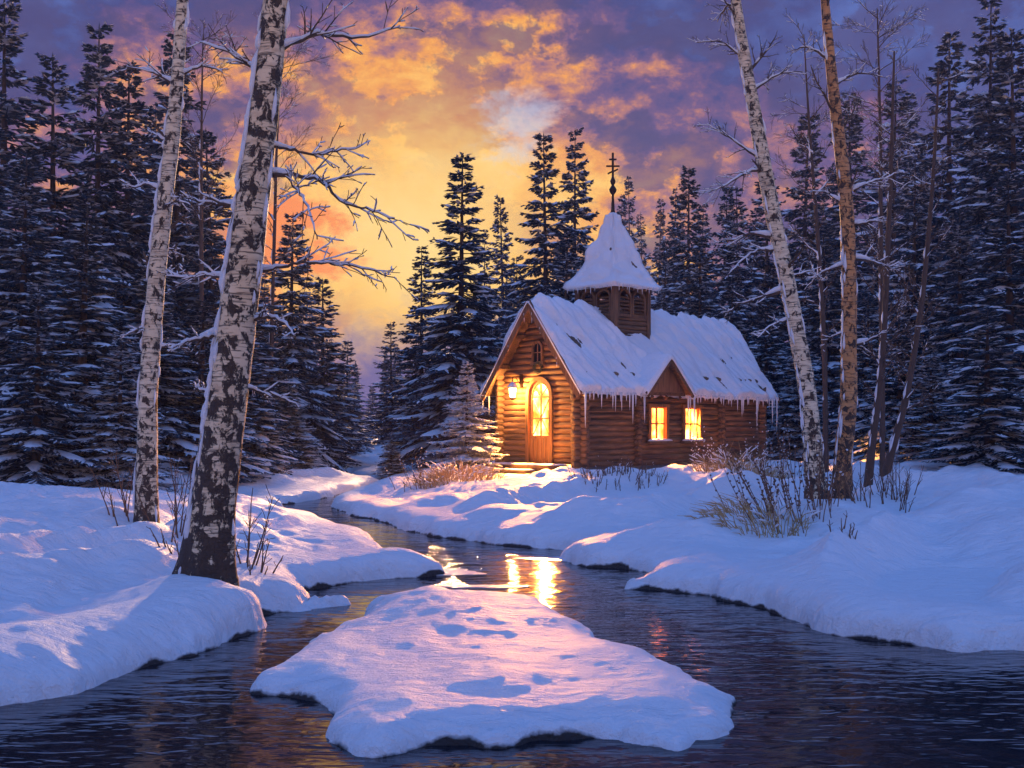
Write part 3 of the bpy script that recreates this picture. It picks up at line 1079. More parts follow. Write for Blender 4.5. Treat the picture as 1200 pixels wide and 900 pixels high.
# icicles
def icicle(x, y, z, L, r, parent=chapel):
    b = MB()
    pts = [(x, y, z + 0.05), (x, y, z), (x + rng.uniform(-.004, .004), y, z - L * 0.4), (x, y + rng.uniform(-.004, .004), z - L * 0.75), (x, y, z - L)]
    b.tube(pts, [r, r, r * 0.62, r * 0.34, r * 0.06], 6)
    b.build('icicle', M_ICE, parent, True)


ez = RZ - (MID + OV + 0.07) * SL - 0.05
for k in range(62):
    x = X0 + 0.1 + (k + rng.random()) * (X1 - X0 - 0.2) / 62
    if DC - DH - 0.05 < x < DC + DH + 0.05:
        continue
    big = rng.random() < 0.28 and not 4.4 < x < 6.4
    icicle(x, -OV - 0.10 + rng.uniform(-0.02, 0.02), ez + 0.05, rng.uniform(0.5, 1.15) if big else rng.uniform(0.10, 0.5 if not 4.4 < x < 6.4 else 0.3), 0.040 if big else 0.028)
for k in range(6):
    t = k / 6 + 0.08
    for sg in (-1, 1):
        if rng.random() < 0.45:
            icicle(X0 - 0.03, MID + sg * t * (MID + OV), RZ - t * (MID + OV) * SL - 0.22, rng.uniform(0.1, 0.3), 0.018)
icicle(X0, WID + OV, ez + 0.0, 0.35, 0.025)
icicle(X0 + 0.25, WID + OV, ez + 0.0, 0.5, 0.028)
for k in range(11):
    f_ = (k + 0.5 + rng.uniform(-.3, .3)) / 11 * 2 - 1
    icicle(TX + f_ * 0.98, MID - 1.0, TT - 0.06, rng.uniform(0.07, 0.24), 0.018)
    icicle(TX - 1.0, MID + f_ * 0.98, TT - 0.06, rng.uniform(0.07, 0.24), 0.018)

# wreath hung over the door, lantern hung beside it (things of their own)
ROT = Matrix.Translation(CH_O) @ Matrix.Rotation(CH_A, 4, 'Z')
b = MB()
wr = random.Random(7)
for k in range(150):
    a = wr.uniform(0, 2 * math.pi)
    r = 0.14 + wr.uniform(-0.035, 0.035)
    p = Vector((-0.15 + wr.uniform(-.02, .02), DYC + r * math.cos(a), 2.93 + r * math.sin(a)))
    d = Vector((wr.uniform(-.6, .1), -math.sin(a + wr.uniform(-.7, .7)), math.cos(a + wr.uniform(-.7, .7)))).normalized()
    b.tube([p, p + d * 0.05, p + d * 0.09], [0.012, 0.008, 0.001], 4)
b.v = [tuple(v) for v in b.v]
wo = b.build('wreath', M_LEAF)
wo.matrix_world = ROT
tag(wo, 'small dark evergreen wreath hung on the logs above the arched door', 'wreath')

LY, LZ, LX = 2.20, 2.26, -0.46
lant = empty('lantern', ROT @ Vector((LX, LY, LZ)), 'lit wall lantern with a pointed cap hung left of the arched door', 'lantern', None, CH_A)
b = MB()
b.tube([(0.32, 0, 0.42), (0.05, 0, 0.42), (0.0, 0, 0.40), (0, 0, 0.26)], 0.016, 6)
b.tube([(0.30, 0, 0.20), (0.12, 0, 0.40)], 0.012, 6)
b.box((0.30, -0.04, 0.12), (0.36, 0.04, 0.5))
b.build('bracket', M_IRON, lant)
b = MB()
b.lathe([(0.15, 0.10), (0.13, 0.13), (0.06, 0.21), (0.02, 0.26)], 0, 0, 6)
b.lathe([(0.04, -0.24), (0.085, -0.19), (0.085, -0.17)], 0, 0, 6)
for k in range(6):
    a = k * math.pi / 3
    b.tube([(0.085 * math.cos(a), 0.085 * math.sin(a), -0.18), (0.13 * math.cos(a), 0.13 * math.sin(a), 0.11)], 0.009, 4)
b.build('housing', M_IRON, lant)
b = MB()
b.lathe([(0.075, -0.165), (0.115, 0.095)], 0, 0, 12)
b.build('glass', M_LAMP, lant)
b = MB()
b.lathe([(0.16, 0.125), (0.14, 0.16), (0.07, 0.24), (0.01, 0.28)], 0, 0, 8)
b.build('snow', M_SNOW, lant, True)
pl = bpy.data.lights.new('lantern_lamp', 'POINT')
pl.energy = 360
pl.color = (1.0, 0.50, 0.15)
pl.shadow_soft_size = 0.035
po = bpy.data.objects.new('lantern_lamp', pl)
C.objects.link(po)
po.parent = lant
po.location = (0, 0, -0.02)


# ------------------------------------------------------------------ fir trees
def fir_kind(seed, Hh=10.0, R=1.55, snow=0.6, dz=0.30, ragged=0.2, sagk=1.0, frost=0.0):
    """vertex lists of trunk, needles and snow for one kind of fir, 10 m tall"""
    r = random.Random(seed)
    tr = MB()
    tr.tube([(0, 0, -0.4), (0, 0, 0.5), (0.03, 0.02, Hh * 0.5), (0, 0, Hh * 0.99)], [0.20, 0.14, 0.065, 0.010], 7)
    nd, sn = MB(), MB()

    def leaf(bld, p, d, L, wd, roll):
        d = d.normalized()
        s = d.cross(Vector((0, 0, 1)))
        if s.length < 0.05:
            s = Vector((1, 0, 0))
        s.normalize()
        u = s.cross(d)
        s = s * math.cos(roll) + u * math.sin(roll)
        bld.add([p, p + d * L * 0.45 + s * wd, p + d * L, p + d * L * 0.45 - s * wd], [(0, 1, 2, 3)])

    z = 0.35
    while z < Hh * 0.985:
        f = z / Hh
        prof = (1 - f) ** 0.85 * (0.55 + 0.45 * min(1, f / 0.10))
        base = R * prof + 0.035
        nb = max(5, int(9 * (1 - f) + 4))
        a0 = r.random() * 6.28
        for q in range(nb):
            L = base * r.uniform(1 - 1.6 * ragged, 1 + ragged)
            az = a0 + 6.283 * q / nb + r.uniform(-0.3, 0.3)
            rise = math.radians(26 * max(0, f - 0.62) / 0.38 - 20 * (1 - f) + r.uniform(-7, 7))
            hd = Vector((math.cos(az), math.sin(az), 0))
            sd = Vector((-math.sin(az), math.cos(az), 0))
            sag = 0.36 * sagk * (1 - f) * r.uniform(0.5, 1.5)
            zz = z + r.uniform(-0.24, 0.24)
            if r.random() < 0.12:
                L *= r.uniform(0.3, 0.75)

            def pt(t):
                return hd * (L * t) + Vector((0, 0, zz + L * (math.tan(rise) * t - sag * t * t + 0.22 * t ** 3)))
            if L > 0.5:
                nd.tube([pt(0), pt(0.5), pt(0.95)], [0.02, 0.013, 0.004], 3, False)
            stn = max(3, int(L / 0.115))
            for k in range(stn):
                t = 0.12 + 0.9 * (k + r.random() * 0.6) / stn
                t = min(t, 1.0)
                p = pt(t)
                ax = (pt(min(t + 0.05, 1.05)) - pt(t - 0.05)).normalized()
                tl = min(0.16 + 0.40 * L * (1 - t) ** 0.8, 0.55) * r.uniform(0.7, 1.15)
                for sg in (-1, 1):
                    d = ax * 0.75 + sd * sg * r.uniform(0.45, 0.95) + Vector((0, 0, r.uniform(-0.55, 0.02)))
                    leaf(nd, p, d, tl, 0.032 + 0.05 * tl, r.uniform(-1.0, 1.0))
                    p2 = p + d.normalized() * tl * 0.45
                    leaf(nd, p2, d + sd * sg * 0.5 + Vector((0, 0, -r.uniform(0.1, 0.7))), tl * 0.6, 0.030, r.uniform(-1.4, 1.4))
                    leaf(nd, p2, ax + Vector((0, 0, -r.uniform(0.2, 0.9))), tl * 0.55, 0.030, r.uniform(-1.4, 1.4))
                    if r.random() < snow ** 1.2 * 0.9 + frost:
                        if frost:
                            leaf(sn, p2 + Vector((0, 0, 0.02)), d + sd * sg * 0.5, tl * 0.65, 0.055, r.uniform(-1.0, 1.0))
                        leaf(sn, p + Vector((0, 0, 0.022)) + d * 0.05, d + Vector((0, 0, 0.06)), tl * 0.85, 0.018 + 0.05 * tl, r.uniform(-0.5, 0.5))
            # a pad of snow lying on the bough
            if r.random() < snow and L > 0.28:
                t0, t1 = r.uniform(0.22, 0.5), r.uniform(0.85, 1.02)
                ns_, nx_ = 6, 5
                vs, fs = [], []
                for a in range(ns_ + 1):
                    t = t0 + (t1 - t0) * a / ns_
                    en = math.sin(math.pi * min(max(a / ns_, 0.04), 0.96)) ** 0.6
                    wd = (0.05 + 0.17 * L * (1 - t * 0.75)) * en * r.uniform(0.7, 1.15)
                    wd = min(wd * 1.15, 0.36)
                    hh = (0.045 + 0.03 * r.random()) * en
                    c0 = pt(t) + Vector((0, 0, 0.01))
                    for k in range(nx_):
                        x = k / (nx_ - 1) * 2 - 1
                        vs.append(c0 + sd * wd * x + Vector((0, 0, hh * (1 - x * x) - 0.28 * wd * x * x + r.uniform(-.008, .008))))
                for a in range(ns_):
                    for k in range(nx_ - 1):
                        fs.append((a * nx_ + k, a * nx_ + k + 1, (a + 1) * nx_ + k + 1, (a + 1) * nx_ + k))
                sn.add(vs, fs)
        z += dz * (1.15 - 0.5 * f) * r.uniform(0.85, 1.15)
    leaf(nd, Vector((0, 0, Hh * 0.955)), Vector((0.02, 0, 1)), Hh * 0.045, 0.016, 0)
    leaf(nd, Vector((0, 0, Hh * 0.955)), Vector((0, 0.02, 1)), Hh * 0.045, 0.016, 1.57)
    return tr, nd, sn


KINDS = []
for seed, R, snow, dz, rag, sagk, frost in ((1, 1.55, 0.78, 0.31, 0.22, 1.3, 0), (2, 1.35, 0.74, 0.30, 0.30, 0.8, 0), (3, 1.75, 0.88, 0.34, 0.22, 1.6, 0), (5, 1.5, 0.62, 0.36, 0.36, 0.7, 0),
                                          (8, 1.9, 1.0, 0.44, 0.18, 0.8, 1.0), (13, 1.6, 0.8, 0.40, 0.42, 1.2, 0), (21, 1.45, 0.8, 0.33, 0.26, 1.9, 0), (34, 1.9, 1.0, 0.50, 0.2, 0.9, 1.0)):
    t_, n_, s_ = fir_kind(seed, 10.0, R, snow, dz, rag, sagk, frost)
    KINDS.append((R, t_, n_, s_))
FIRST = {}
fr_ = random.Random(12)


def fir(px, top, Y, wpx, kind, label, group=None, name='fir_tree', zoff=0.0):
    X = (px - CX) * Y / F
    gz = gh(X, Y) - 0.05 + zoff
    ht = H + (HY - top) * Y / F - gz
    R = KINDS[kind][0]
    sz = ht / 10.0
    sx = (wpx * Y / F) / (2 * R * 0.76)
    loc, rz, scl = (X, Y, gz), fr_.uniform(0, 6.28), (sx, sx, sz)
    if kind not in FIRST:
        root = empty(name, loc, label, 'fir tree', group, rz)
        root.scale = scl
        _, t_, n_, s_ = KINDS[kind]
        a = t_.build('trunk', M_FIRBARK, root, True)
        c = n_.build('crown', M_FROSTED if kind == 7 else M_NEEDLE, root)
        d = s_.build('snow', M_BOUGH_SNOW, c, True)
        FIRST[kind] = (root, [(a, []), (c, [d])])
        return root
    root, kids = FIRST[kind]
    o = copy_thing(root, kids, loc, rz, scl, label, group)
    o.rotation_euler = (fr_.uniform(-0.03, 0.03), fr_.uniform(-0.03, 0.03), rz)
    return o


# the ones that can be told apart
fir(542, 178, 38, 134, 0, 'tall snowy fir left of the chapel, the largest against the yellow sky')
fir(547, 424, 29.8, 80, 7, 'small snow laden fir beside the chapel door')
fir(494, 288, 47, 74, 1, 'slim dark fir just left of the tall fir by the chapel')
fir(594, 228, 64, 62, 1, 'hazy brown fir in the glow right of the tall fir by the chapel')
fir(568, 268, 70, 48, 3, 'small hazy fir showing between the tall fir and the brown one')
fir(640, 154, 46, 108, 0, 'left of the twin tall firs behind the chapel roof')
fir(674, 149, 50, 100, 2, 'right of the twin tall firs, close behind the bell tower')
fir(338, 248, 40, 120, 2, 'tall dark fir right of the thick birch, before the orange cloud')
fir(378, 326, 46, 86, 1, 'medium dark fir close right of the tall fir by the thick birch')
fir(404, 398, 56, 56, 0, 'short blue fir at the left edge of the misty gap')
fir(460, 376, 62, 58, 3, 'slender fir standing alone in the misty gap over the stream')
fir(458, 516, 37, 42, 4, 'little fir on the far bank at the stream bend')
fir(803, 196, 52, 86, 1, 'pointed blue fir right of the bell tower, highest of that side')
fir(840, 216, 56, 78, 0, 'blue fir beside the pointed one, behind the roof ridge')
fir(742, 206, 82, 52, 3, 'faint violet fir directly right of the tower cross')
fir(770, 234, 78, 46, 1, 'faint fir between the tower cross and the pointed blue fir')
fir(720, 226, 80, 44, 1, 'faint fir directly behind the tower cross')
fir(436, 452, 84, 30, 1, 'tiny distant fir at the bottom of the misty gap')
# the dense wood on both sides: nothing tells these apart
Lg = 'firs of the dense dark wood on the left'
Ll = 'dark snow dusted fir in the dense wood on the left, one of many alike'
for px, top, Y, wd, k in ((148, 70, 36, 150, 0), (205, 40, 40, 150, 6), (256, 150, 38, 128, 3), (286, 262, 34, 110, 1), (112, 20, 35, 165, 2), (62, 60, 34, 170, 5),
                          (8, -10, 33, 175, 6), (182, 300, 27, 150, 2), (236, 350, 28, 130, 0), (292, 400, 31, 96, 6), (338, 440, 35, 80, 4), (92, 240, 25, 155, 6),
                          (26, 180, 26, 175, 2), (142, 390, 22.5, 120, 4), (372, 455, 42, 66, 2), (-34, 120, 28, 190, 0), (312, 330, 44, 90, 5), (395, 468, 50, 52, 4),
                          (415, 480, 60, 44, 0), (176, 120, 48, 120, 1), (232, 200, 47, 110, 5), (40, 330, 22, 130, 5)):
    fir(px, top, Y, wd, k, Ll, Lg)
Rg = 'firs of the dense dark wood on the right'
Rl = 'dark blue fir in the dense wood right of the bell tower, one of many alike'
for px, top, Y, wd, k in ((868, 216, 50, 92, 2), (822, 275, 46, 92, 0), (855, 318, 43, 96, 6), (900, 190, 54, 104, 5), (938, 130, 58, 116, 0), (968, 262, 44, 112, 6),
                          (1003, 110, 56, 122, 1), (1040, 90, 52, 130, 5), (1072, 180, 42, 125, 2), (1108, 40, 46, 150, 6), (1154, 0, 42, 160, 2), (1198, 30, 40, 160, 0),
                          (898, 350, 41, 92, 6), (936, 378, 38, 92, 4), (1012, 340, 37, 104, 2), (1054, 370, 33, 105, 6), (1126, 240, 33, 140, 2), (1186, 200, 30, 150, 6),
                          (1238, 90, 36, 180, 5), (788, 262, 60, 70, 3), (1090, 410, 29, 95, 4), (1160, 360, 26, 130, 5), (985, 190, 64, 90, 3), (1070, 110, 66, 100, 1), (757, 246, 74, 50, 5), (786, 222, 66, 58, 6), (820, 236, 60, 66, 2),
                          (772, 280, 56, 70, 0), (885, 246, 60, 80, 1)):
    fir(px, top, Y, wd, k, Rl, Rg)
Cg = 'firs behind the chapel'
Cl = 'dark fir low behind the chapel roof'
for px, top, Y, wd, k in ((612, 300, 52, 86, 2), (660, 270, 43, 110, 0), (700, 285, 45, 96, 3), (742, 300, 48, 90, 2)):
    fir(px, top, Y, wd, k, Cl, Cg)
for px, top, Y, wd, k in ((520, 400, 44, 90, 2), (575, 380, 42, 80, 0), (490, 450, 42, 70, 4)):
    fir(px, top, Y, wd, k, 'shorter dark fir filling the wood low down just left of the chapel', 'shorter firs left of the chapel')

# far-off wood, one hazy mass
fw = MB()
wr = random.Random(77)
for q in range(230):
    Y = wr.uniform(85, 150)
    px = wr.uniform(-260, 1460)
    if 395 < px < 500 and Y < 120:
        continue
    X = (px - CX) * Y / F
    gap = math.exp(-((px - 455) / 70) ** 2)
    ht = wr.uniform(9, 15) * (Y / 95) * (1 - 0.45 * gap)
    if 560 < px < 800:
        ht *= 1.05
    R = ht * wr.uniform(0.10, 0.14)
    z0 = 0.7 + 0.012 * (Y - 45)
    zz = z0
    fw.tube([(X, Y, z0 - 0.5), (X, Y, z0 + ht * 0.95)], [0.2, 0.02], 4, False)
    while zz < z0 + ht:
        f = (zz - z0) / ht
        rr = R * (1 - f) ** 0.9 + 0.08
        nb = 7
        for k in range(nb):
            a = wr.uniform(0, 6.28)
            L = rr * wr.uniform(0.6, 1.25)
            p = Vector((X, Y, zz))
            e = p + Vector((math.cos(a) * L, math.sin(a) * L, -0.45 * L * (1 - f)))
            s = Vector((-math.sin(a), math.cos(a), wr.uniform(-.6, .6))) * (0.16 + L * 0.22)
            fw.add([p, (p + e) / 2 + s + Vector((0, 0, 0.05)), e, (p + e) / 2 - s - Vector((0, 0, 0.25))], [(0, 1, 2, 3)])
        zz += 0.42 * (ht / 12)
tag(fw.build('distant_wood', M_NEEDLE), 'far-off fir wood fading into violet mist behind everything', 'wood', None, 'stuff')


# ------------------------------------------------------------------ birches and bare trees
def grow(bld, snw, p, d, L, r, lev, rnd, snow, maxlev=2, droop=0.0):
    """a crooked branch with twigs; snow lies on its upper side"""
    k = max(4, int(L / 0.10)) if lev < 2 else 4
    k = min(k, 12)
    pts = [Vector(p)]
    d = Vector(d).normalized()
    for i in range(k):
        d = (d + Vector((rnd.uniform(-1, 1), rnd.uniform(-1, 1), rnd.uniform(-1, 1) - droop)) * 0.16).normalized()
        pts.append(pts[-1] + d * L / k)
    branch(bld, snw, pts, r, r * 0.25, lev, rnd, snow, maxlev, droop)


def branch(bld, snw, pts, r0, r1, lev, rnd, snow, maxlev=2, droop=0.0, dens=1.0):
    k = len(pts) - 1
    L = sum((pts[i + 1] - pts[i]).length for i in range(k))
    rad = [max(r0 + (r1 - r0) * (i / k) ** 0.8, 0.0035) for i in range(k + 1)]
    bld.tube(pts, rad, 7 if lev == 0 else (5 if lev == 1 else 3), True)
    if snow > 0:
        run, rr = [], []

        def flush():
            if len(run) >= 2:
                q = list(rr)
                q[0] *= 0.45
                q[-1] *= 0.45
                snw.tube(list(run), q, 6 if lev < 2 else 4)
        for i in range(k + 1):
            a = pts[max(i - 1, 0)]
            b_ = pts[min(i + 1, k)]
            t = (b_ - a).normalized()
            if abs(t.z) < 0.80 and rnd.random() < snow:
                thick = (rad[i] * 0.80 + 0.0045) * rnd.uniform(0.85, 1.25)
                run.append(pts[i] + Vector((0, 0, rad[i] * 0.55 + thick * 0.45)))
                rr.append(thick)
            else:
                flush()
                run, rr = [], []
        flush()
    if lev < maxlev:
        nt = int((4 + 7 * L) * dens) if lev == 0 else int(2 + 6 * L)
        for q in range(min(nt, 15)):
            t = rnd.uniform(0.18, 0.97)
            i = min(int(t * k), k - 1)
            p = pts[i].lerp(pts[i + 1], t * k - i)
            ax = (pts[i + 1] - pts[i]).normalized()
            sdv = ax.cross(Vector((rnd.uniform(-1, 1), rnd.uniform(-1, 1), rnd.uniform(-1, 1)))).normalized()
            dd = ax * rnd.uniform(0.6, 1.0) + sdv * rnd.uniform(0.5, 0.9) + Vector((0, 0, 0.12 - droop))
            grow(bld, snw, p, dd, L * rnd.uniform(0.18, 0.42) * (1.1 - 0.5 * t), rad[i] * 0.55, lev + 1, rnd, snow * 0.92, maxlev, droop)


def spline(pts, n):
    """Catmull-Rom through 3D points"""
    out = []
    m_ = len(pts)
    for i in range(m_ - 1):
        p0, p1, p2, p3 = pts[max(i - 1, 0)], pts[i], pts[i + 1], pts[min(i + 2, m_ - 1)]
        for k in range(n):
            t = k / n
            out.append(0.5 * ((2 * p1) + (p2 - p0) * t + (2 * p0 - 5 * p1 + 4 * p2 - p3) * t * t + (3 * p1 - p0 - 3 * p2 + p3) * t ** 3))
    out.append(pts[-1])
    return out


def birch(label, tpx, Y, widths, bark, branches, seed, name='birch_tree', flare=1.0, top_branches=8, snow=0.9, stuck=0.5, side=0):
    """tpx: photo points up the trunk; widths: trunk width in photo pixels at each; branches: photo polylines"""
    rnd = random.Random(seed)
    base = P(tpx[0][0], tpx[0][1], Y)
    base.z = gh(base.x, Y)
    root = empty(name, base, label, 'birch' if 'birch' in name else 'bare tree')
    tp = [P(x, y, Y) - base for x, y in tpx]
    tp[0].z = 0
    rads = [wd * Y / F / 2 for wd in widths]
    k = 14
    pts = spline(tp, k)
    rr = np.interp(np.linspace(0, len(tp) - 1, len(pts)), range(len(tp)), rads)
    pts = [pts[0] - Vector((0, 0, 0.55))] + pts
    rr = np.concatenate([[rr[0] * (1 + 0.2 * flare)], rr])
    NS = 20
    vs, fs = [], []
    for i, p in enumerate(pts):
        t = (pts[min(i + 1, len(pts) - 1)] - pts[max(i - 1, 0)]).normalized()
        a = t.cross(Vector((0, 1, 0))).normalized()
        bb = t.cross(a)
        low = math.exp(-max(p.z, 0) / (0.32 * flare + 0.02)) * flare
        for s in range(NS):
            an = 2 * math.pi * s / NS
            lump = 0.10 * (float(vnoise(s / NS * 6 + seed, p.z * 1.8, seed)) - 0.5) + 0.05 * (float(vnoise(s / NS * 11, p.z * 6, seed + 3)) - 0.5)
            root_l = 0.26 * low * (0.55 + 0.6 * math.cos(an * 5 + seed) * 0.8)
            r_ = rr[i] * (1 + lump + root_l)
            vs.append(p + (a * math.cos(an) + bb * math.sin(an)) * r_)
    for i in range(len(pts) - 1):
        for s in range(NS):
            s2 = (s + 1) % NS
            fs.append((i * NS + s, i * NS + s2, (i + 1) * NS + s2, (i + 1) * NS + s))
    fs.append(tuple((len(pts) - 1) * NS + s for s in range(NS)))
    tm = MB()
    tm.add(vs, fs)
    tr = tm.build('trunk', bark, root, True)
    br, sn = MB(), MB()
    for poly, w0, dy in branches:
        pp = []
        for j, (x, y) in enumerate(poly):
            t = j / (len(poly) - 1)
            pp.append(P(x, y, Y + dy * t) - base)
        pts2 = spline(pp, 5)
        pts2 = [q + Vector((rnd.uniform(-1, 1), rnd.uniform(-1, 1), rnd.uniform(-1, 1))) * 0.012 for q in pts2]
        branch(br, sn, pts2, 0.78 * w0 * Y / F / 2, 0.005, 0, rnd, snow, 2, 0.0, 1.3)
    # limbs of the upper crown
    for q in range(top_branches):
        i = int(len(pts) * rnd.uniform(0.80, 0.99))
        i = min(i, len(pts) - 2)
        az = rnd.uniform(0, 6.28)
        d = Vector((math.cos(az), math.sin(az), rnd.uniform(0.1, 0.7)))
        grow(br, sn, pts[i], d, rnd.uniform(0.8, 1.5), rr[i] * 0.3, 0, rnd, snow * 0.8, 2, 0.1)
    for q in range(side):
        i = int(len(pts) * (0.32 + 0.66 * (q + rnd.random()) / side))
        i = min(i, len(pts) - 2)
        az = rnd.uniform(0, 6.28)
        d = Vector((math.cos(az), math.sin(az), rnd.uniform(0.6, 1.3)))
        grow(br, sn, pts[i], d, rnd.uniform(0.7, 1.7) * Y / 30, max(rr[i] * 0.30, 0.012), 0, rnd, snow * 0.6, 2, -0.05)
    cr = br.build('crown', M_TWIG, root, True)
    if sn.v:
        sn.build('snow', M_BOUGH_SNOW, cr, True)
    # snow stuck to the windward bark and in the forks
    ss = MB()
    for q in range(int(46 * stuck)):
        i = int(rnd.uniform(0.02, 0.8) * (len(pts) - 2)) + 1
        p, r_ = pts[i], rr[i]
        an = rnd.choice((-1, 1)) * rnd.uniform(0.2, 0.5) * math.pi + math.pi * 1.0
        off = Vector((math.sin(an), -abs(math.cos(an)) * 0.9, 0)).normalized()
        if rnd.random() < 0.65:
            off = Vector((-1, -rnd.uniform(0.1, 0.9), 0)).normalized()
        c = p + off * r_ * 0.98
        ln = rnd.uniform(0.05, 0.22)
        ax = (pts[i + 1] - pts[i - 1]).normalized()
        ss.tube([c - ax * ln, c - ax * ln * 0.4 + off * 0.012, c + ax * ln * 0.3 + off * 0.012, c + ax * ln], [0.003, 0.018 * rnd.uniform(.7, 1.6), 0.015 * rnd.uniform(.7, 1.5), 0.002], 6)
    for poly, w0, dy in branches:
        c = P(*poly[0], Y) - base
        d = (P(*poly[1], Y) - base - c).normalized()
        s = w0 * Y / F
        ss.tube([c - d * s * 0.7 + Vector((0, 0, s * 0.25)), c + Vector((0, -s * 0.2, s * 0.75)), c + d * s * 1.0 + Vector((0, 0, s * 0.75)), c + d * s * 3.0 + Vector((0, 0, s * 0.5))],
                [s * 0.25, s * 0.55, s * 0.5, s * 0.2], 7)
    if ss.v:
        ss.build('snow', M_BOUGH_SNOW, tr, True)
    return root


birch('thick leaning birch with rugged black and white bark on the left bank',
      [(243, 668), (250, 600), (262, 500), (272, 420), (283, 330), (295, 240), (308, 142), (322, 20), (338, -140), (352, -330)], 10.0,
      [66, 53, 48, 45, 43, 40, 36, 31, 24, 12], M_BIRCH_BIG,
      [([(318, 206), (345, 205), (375, 212), (398, 234), (430, 245), (462, 256)], 8, -0.6),
       ([(320, 172), (345, 176), (372, 181), (400, 176), (425, 171)], 6, 0.5),
       ([(335, 207), (352, 228), (365, 252), (372, 280)], 4, -0.9),
       ([(302, 318), (330, 312), (362, 307), (398, 310), (432, 316), (465, 327)], 6, 0.6),
       ([(292, 375), (315, 371), (335, 380), (346, 398)], 7, -0.4),
       ([(283, 455), (305, 458), (330, 466), (352, 478)], 6, 0.3),
       ([(280, 245), (258, 240), (232, 236), (210, 222)], 8, -0.3),
       ([(268, 328), (245, 322), (218, 325), (196, 316)], 7, 0.4),
       ([(258, 392), (238, 396), (215, 402), (196, 412)], 8, -0.4),
       ([(262, 462), (240, 458), (222, 450)], 4, 0.4),
       ([(326, 60), (372, 40), (420, 44), (470, 30)], 9, 0.8),
       ([(312, 90), (270, 62), (235, 50)], 8, 0.4),
       ([(334, -20), (400, -40), (470, -30)], 9, -0.4)], 11, flare=1.0, stuck=1.3)
birch('slim pale birch at the far left of the bank, left of the thick one',
      [(172, 612), (172, 540), (174, 460), (180, 370), (188, 280), (196, 210), (204, 142), (212, 30), (222, -140), (230, -260)], 14.6,
      [28, 24, 22, 21, 20, 18, 17, 14, 10, 5], M_BIRCH,
      [([(186, 222), (172, 216), (158, 220), (148, 214)], 5, 0.4), ([(194, 246), (206, 236), (224, 240)], 4, -0.5),
       ([(193, 165), (184, 158), (172, 152)], 4, 0.3), ([(186, 322), (206, 318), (222, 326)], 4, 0.5),
       ([(178, 388), (162, 386), (146, 392)], 5, -0.3), ([(182, 408), (202, 405), (222, 410)], 5, 0.3),
       ([(177, 296), (200, 292), (212, 300)], 4, 0.6), ([(208, 90), (236, 78), (262, 84)], 6, 0.3), ([(206, 100), (170, 80), (140, 84)], 6, 0.6)], 23, flare=0.7, stuck=0.7, side=6)
birch('pale birch leaning left over the chapel end, left of the right hand pair',
      [(957, 582), (952, 520), (945, 450), (932, 380), (918, 310), (903, 235), (886, 142), (868, 40), (850, -90), (838, -210)], 19.0,
      [25, 22, 20, 19, 19, 18, 16, 13, 9, 4], M_BIRCH,
      [([(889, 185), (870, 172), (850, 158), (828, 146)], 5, 0.4), ([(891, 198), (872, 204), (848, 218), (830, 226)], 5, -0.6),
       ([(902, 278), (880, 274), (858, 282), (836, 285)], 6, 0.5), ([(908, 293), (888, 294), (868, 306), (852, 324)], 5, -0.5),
       ([(914, 342), (890, 350), (868, 356), (852, 366)], 6, 0.4), ([(922, 376), (906, 380), (888, 396)], 4, -0.4),
       ([(880, 108), (910, 88), (940, 84)], 5, 0.3), ([(874, 70), (846, 50), (815, 50)], 5, 0.5), ([(925, 325), (948, 318), (962, 326)], 3, 0.3)], 37, flare=0.8, stuck=0.9, side=7)
birch('upright tan barked birch, right of the leaning pale one',
      [(986, 580), (988, 540), (994, 470), (995, 400), (995, 320), (991, 230), (981, 142), (970, 40), (960, -90), (952, -200)], 19.6,
      [26, 21, 19, 18, 17, 16, 14, 11, 8, 4], M_BIRCH_TAN,
      [([(1001, 223), (1018, 214), (1034, 210), (1050, 202)], 5, 0.5), ([(1001, 264), (1020, 260), (1040, 258)], 5, -0.4),
       ([(1002, 304), (1020, 306), (1040, 312), (1056, 306)], 6, 0.5), ([(1003, 404), (1020, 398), (1036, 388)], 5, -0.4),
       ([(986, 312), (968, 318), (954, 328), (943, 340)], 5, 0.5), ([(983, 236), (968, 226), (952, 224)], 4, 0.3),
       ([(978, 100), (1005, 86), (1034, 90)], 5, 0.3), ([(972, 70), (948, 56), (926, 60)], 5, -0.3), ([(988, 390), (972, 396), (962, 412)], 3, 0.2)], 41, flare=1.0, stuck=0.8, side=8)
thin = dict(name='bare_tree', flare=0.2, snow=0.75, stuck=0.25, side=22)
birch('thin crooked young trunk right of the tan barked birch, the nearer of two',
      [(1017, 568), (1022, 520), (1030, 460), (1036, 390), (1040, 300), (1044, 200), (1048, 60)], 21.5, [11, 9, 8, 7, 6, 5, 2], M_TWIG,
      [([(1036, 390), (1050, 376), (1062, 350)], 3, 0.3), ([(1032, 430), (1020, 410), (1012, 380)], 3, 0.3)], 51, **thin)
birch('thin young trunk leaning right near the right edge of the snow bank',
      [(1038, 563), (1046, 525), (1060, 474), (1072, 410), (1084, 320), (1094, 200), (1100, 80)], 22.0, [11, 9, 8, 7, 6, 4, 2], M_TWIG,
      [([(1068, 430), (1084, 410), (1092, 380)], 3, 0.3), ([(1078, 370), (1064, 350), (1058, 320)], 3, 0.3)], 53, **thin)
birch('tall thin dark tree between the two right hand birches',
      [(968, 530), (967, 460), (965, 390), (960, 300), (954, 220), (948, 142), (942, 40)], 27.0, [7, 6, 6, 5, 4, 3, 1], M_TWIG,
      [([(960, 300), (940, 282), (926, 262)], 3, 0.4), ([(955, 230), (972, 210), (982, 190)], 3, 0.4), ([(951, 180), (934, 160), (924, 144)], 3, 0.3)], 57, **thin)
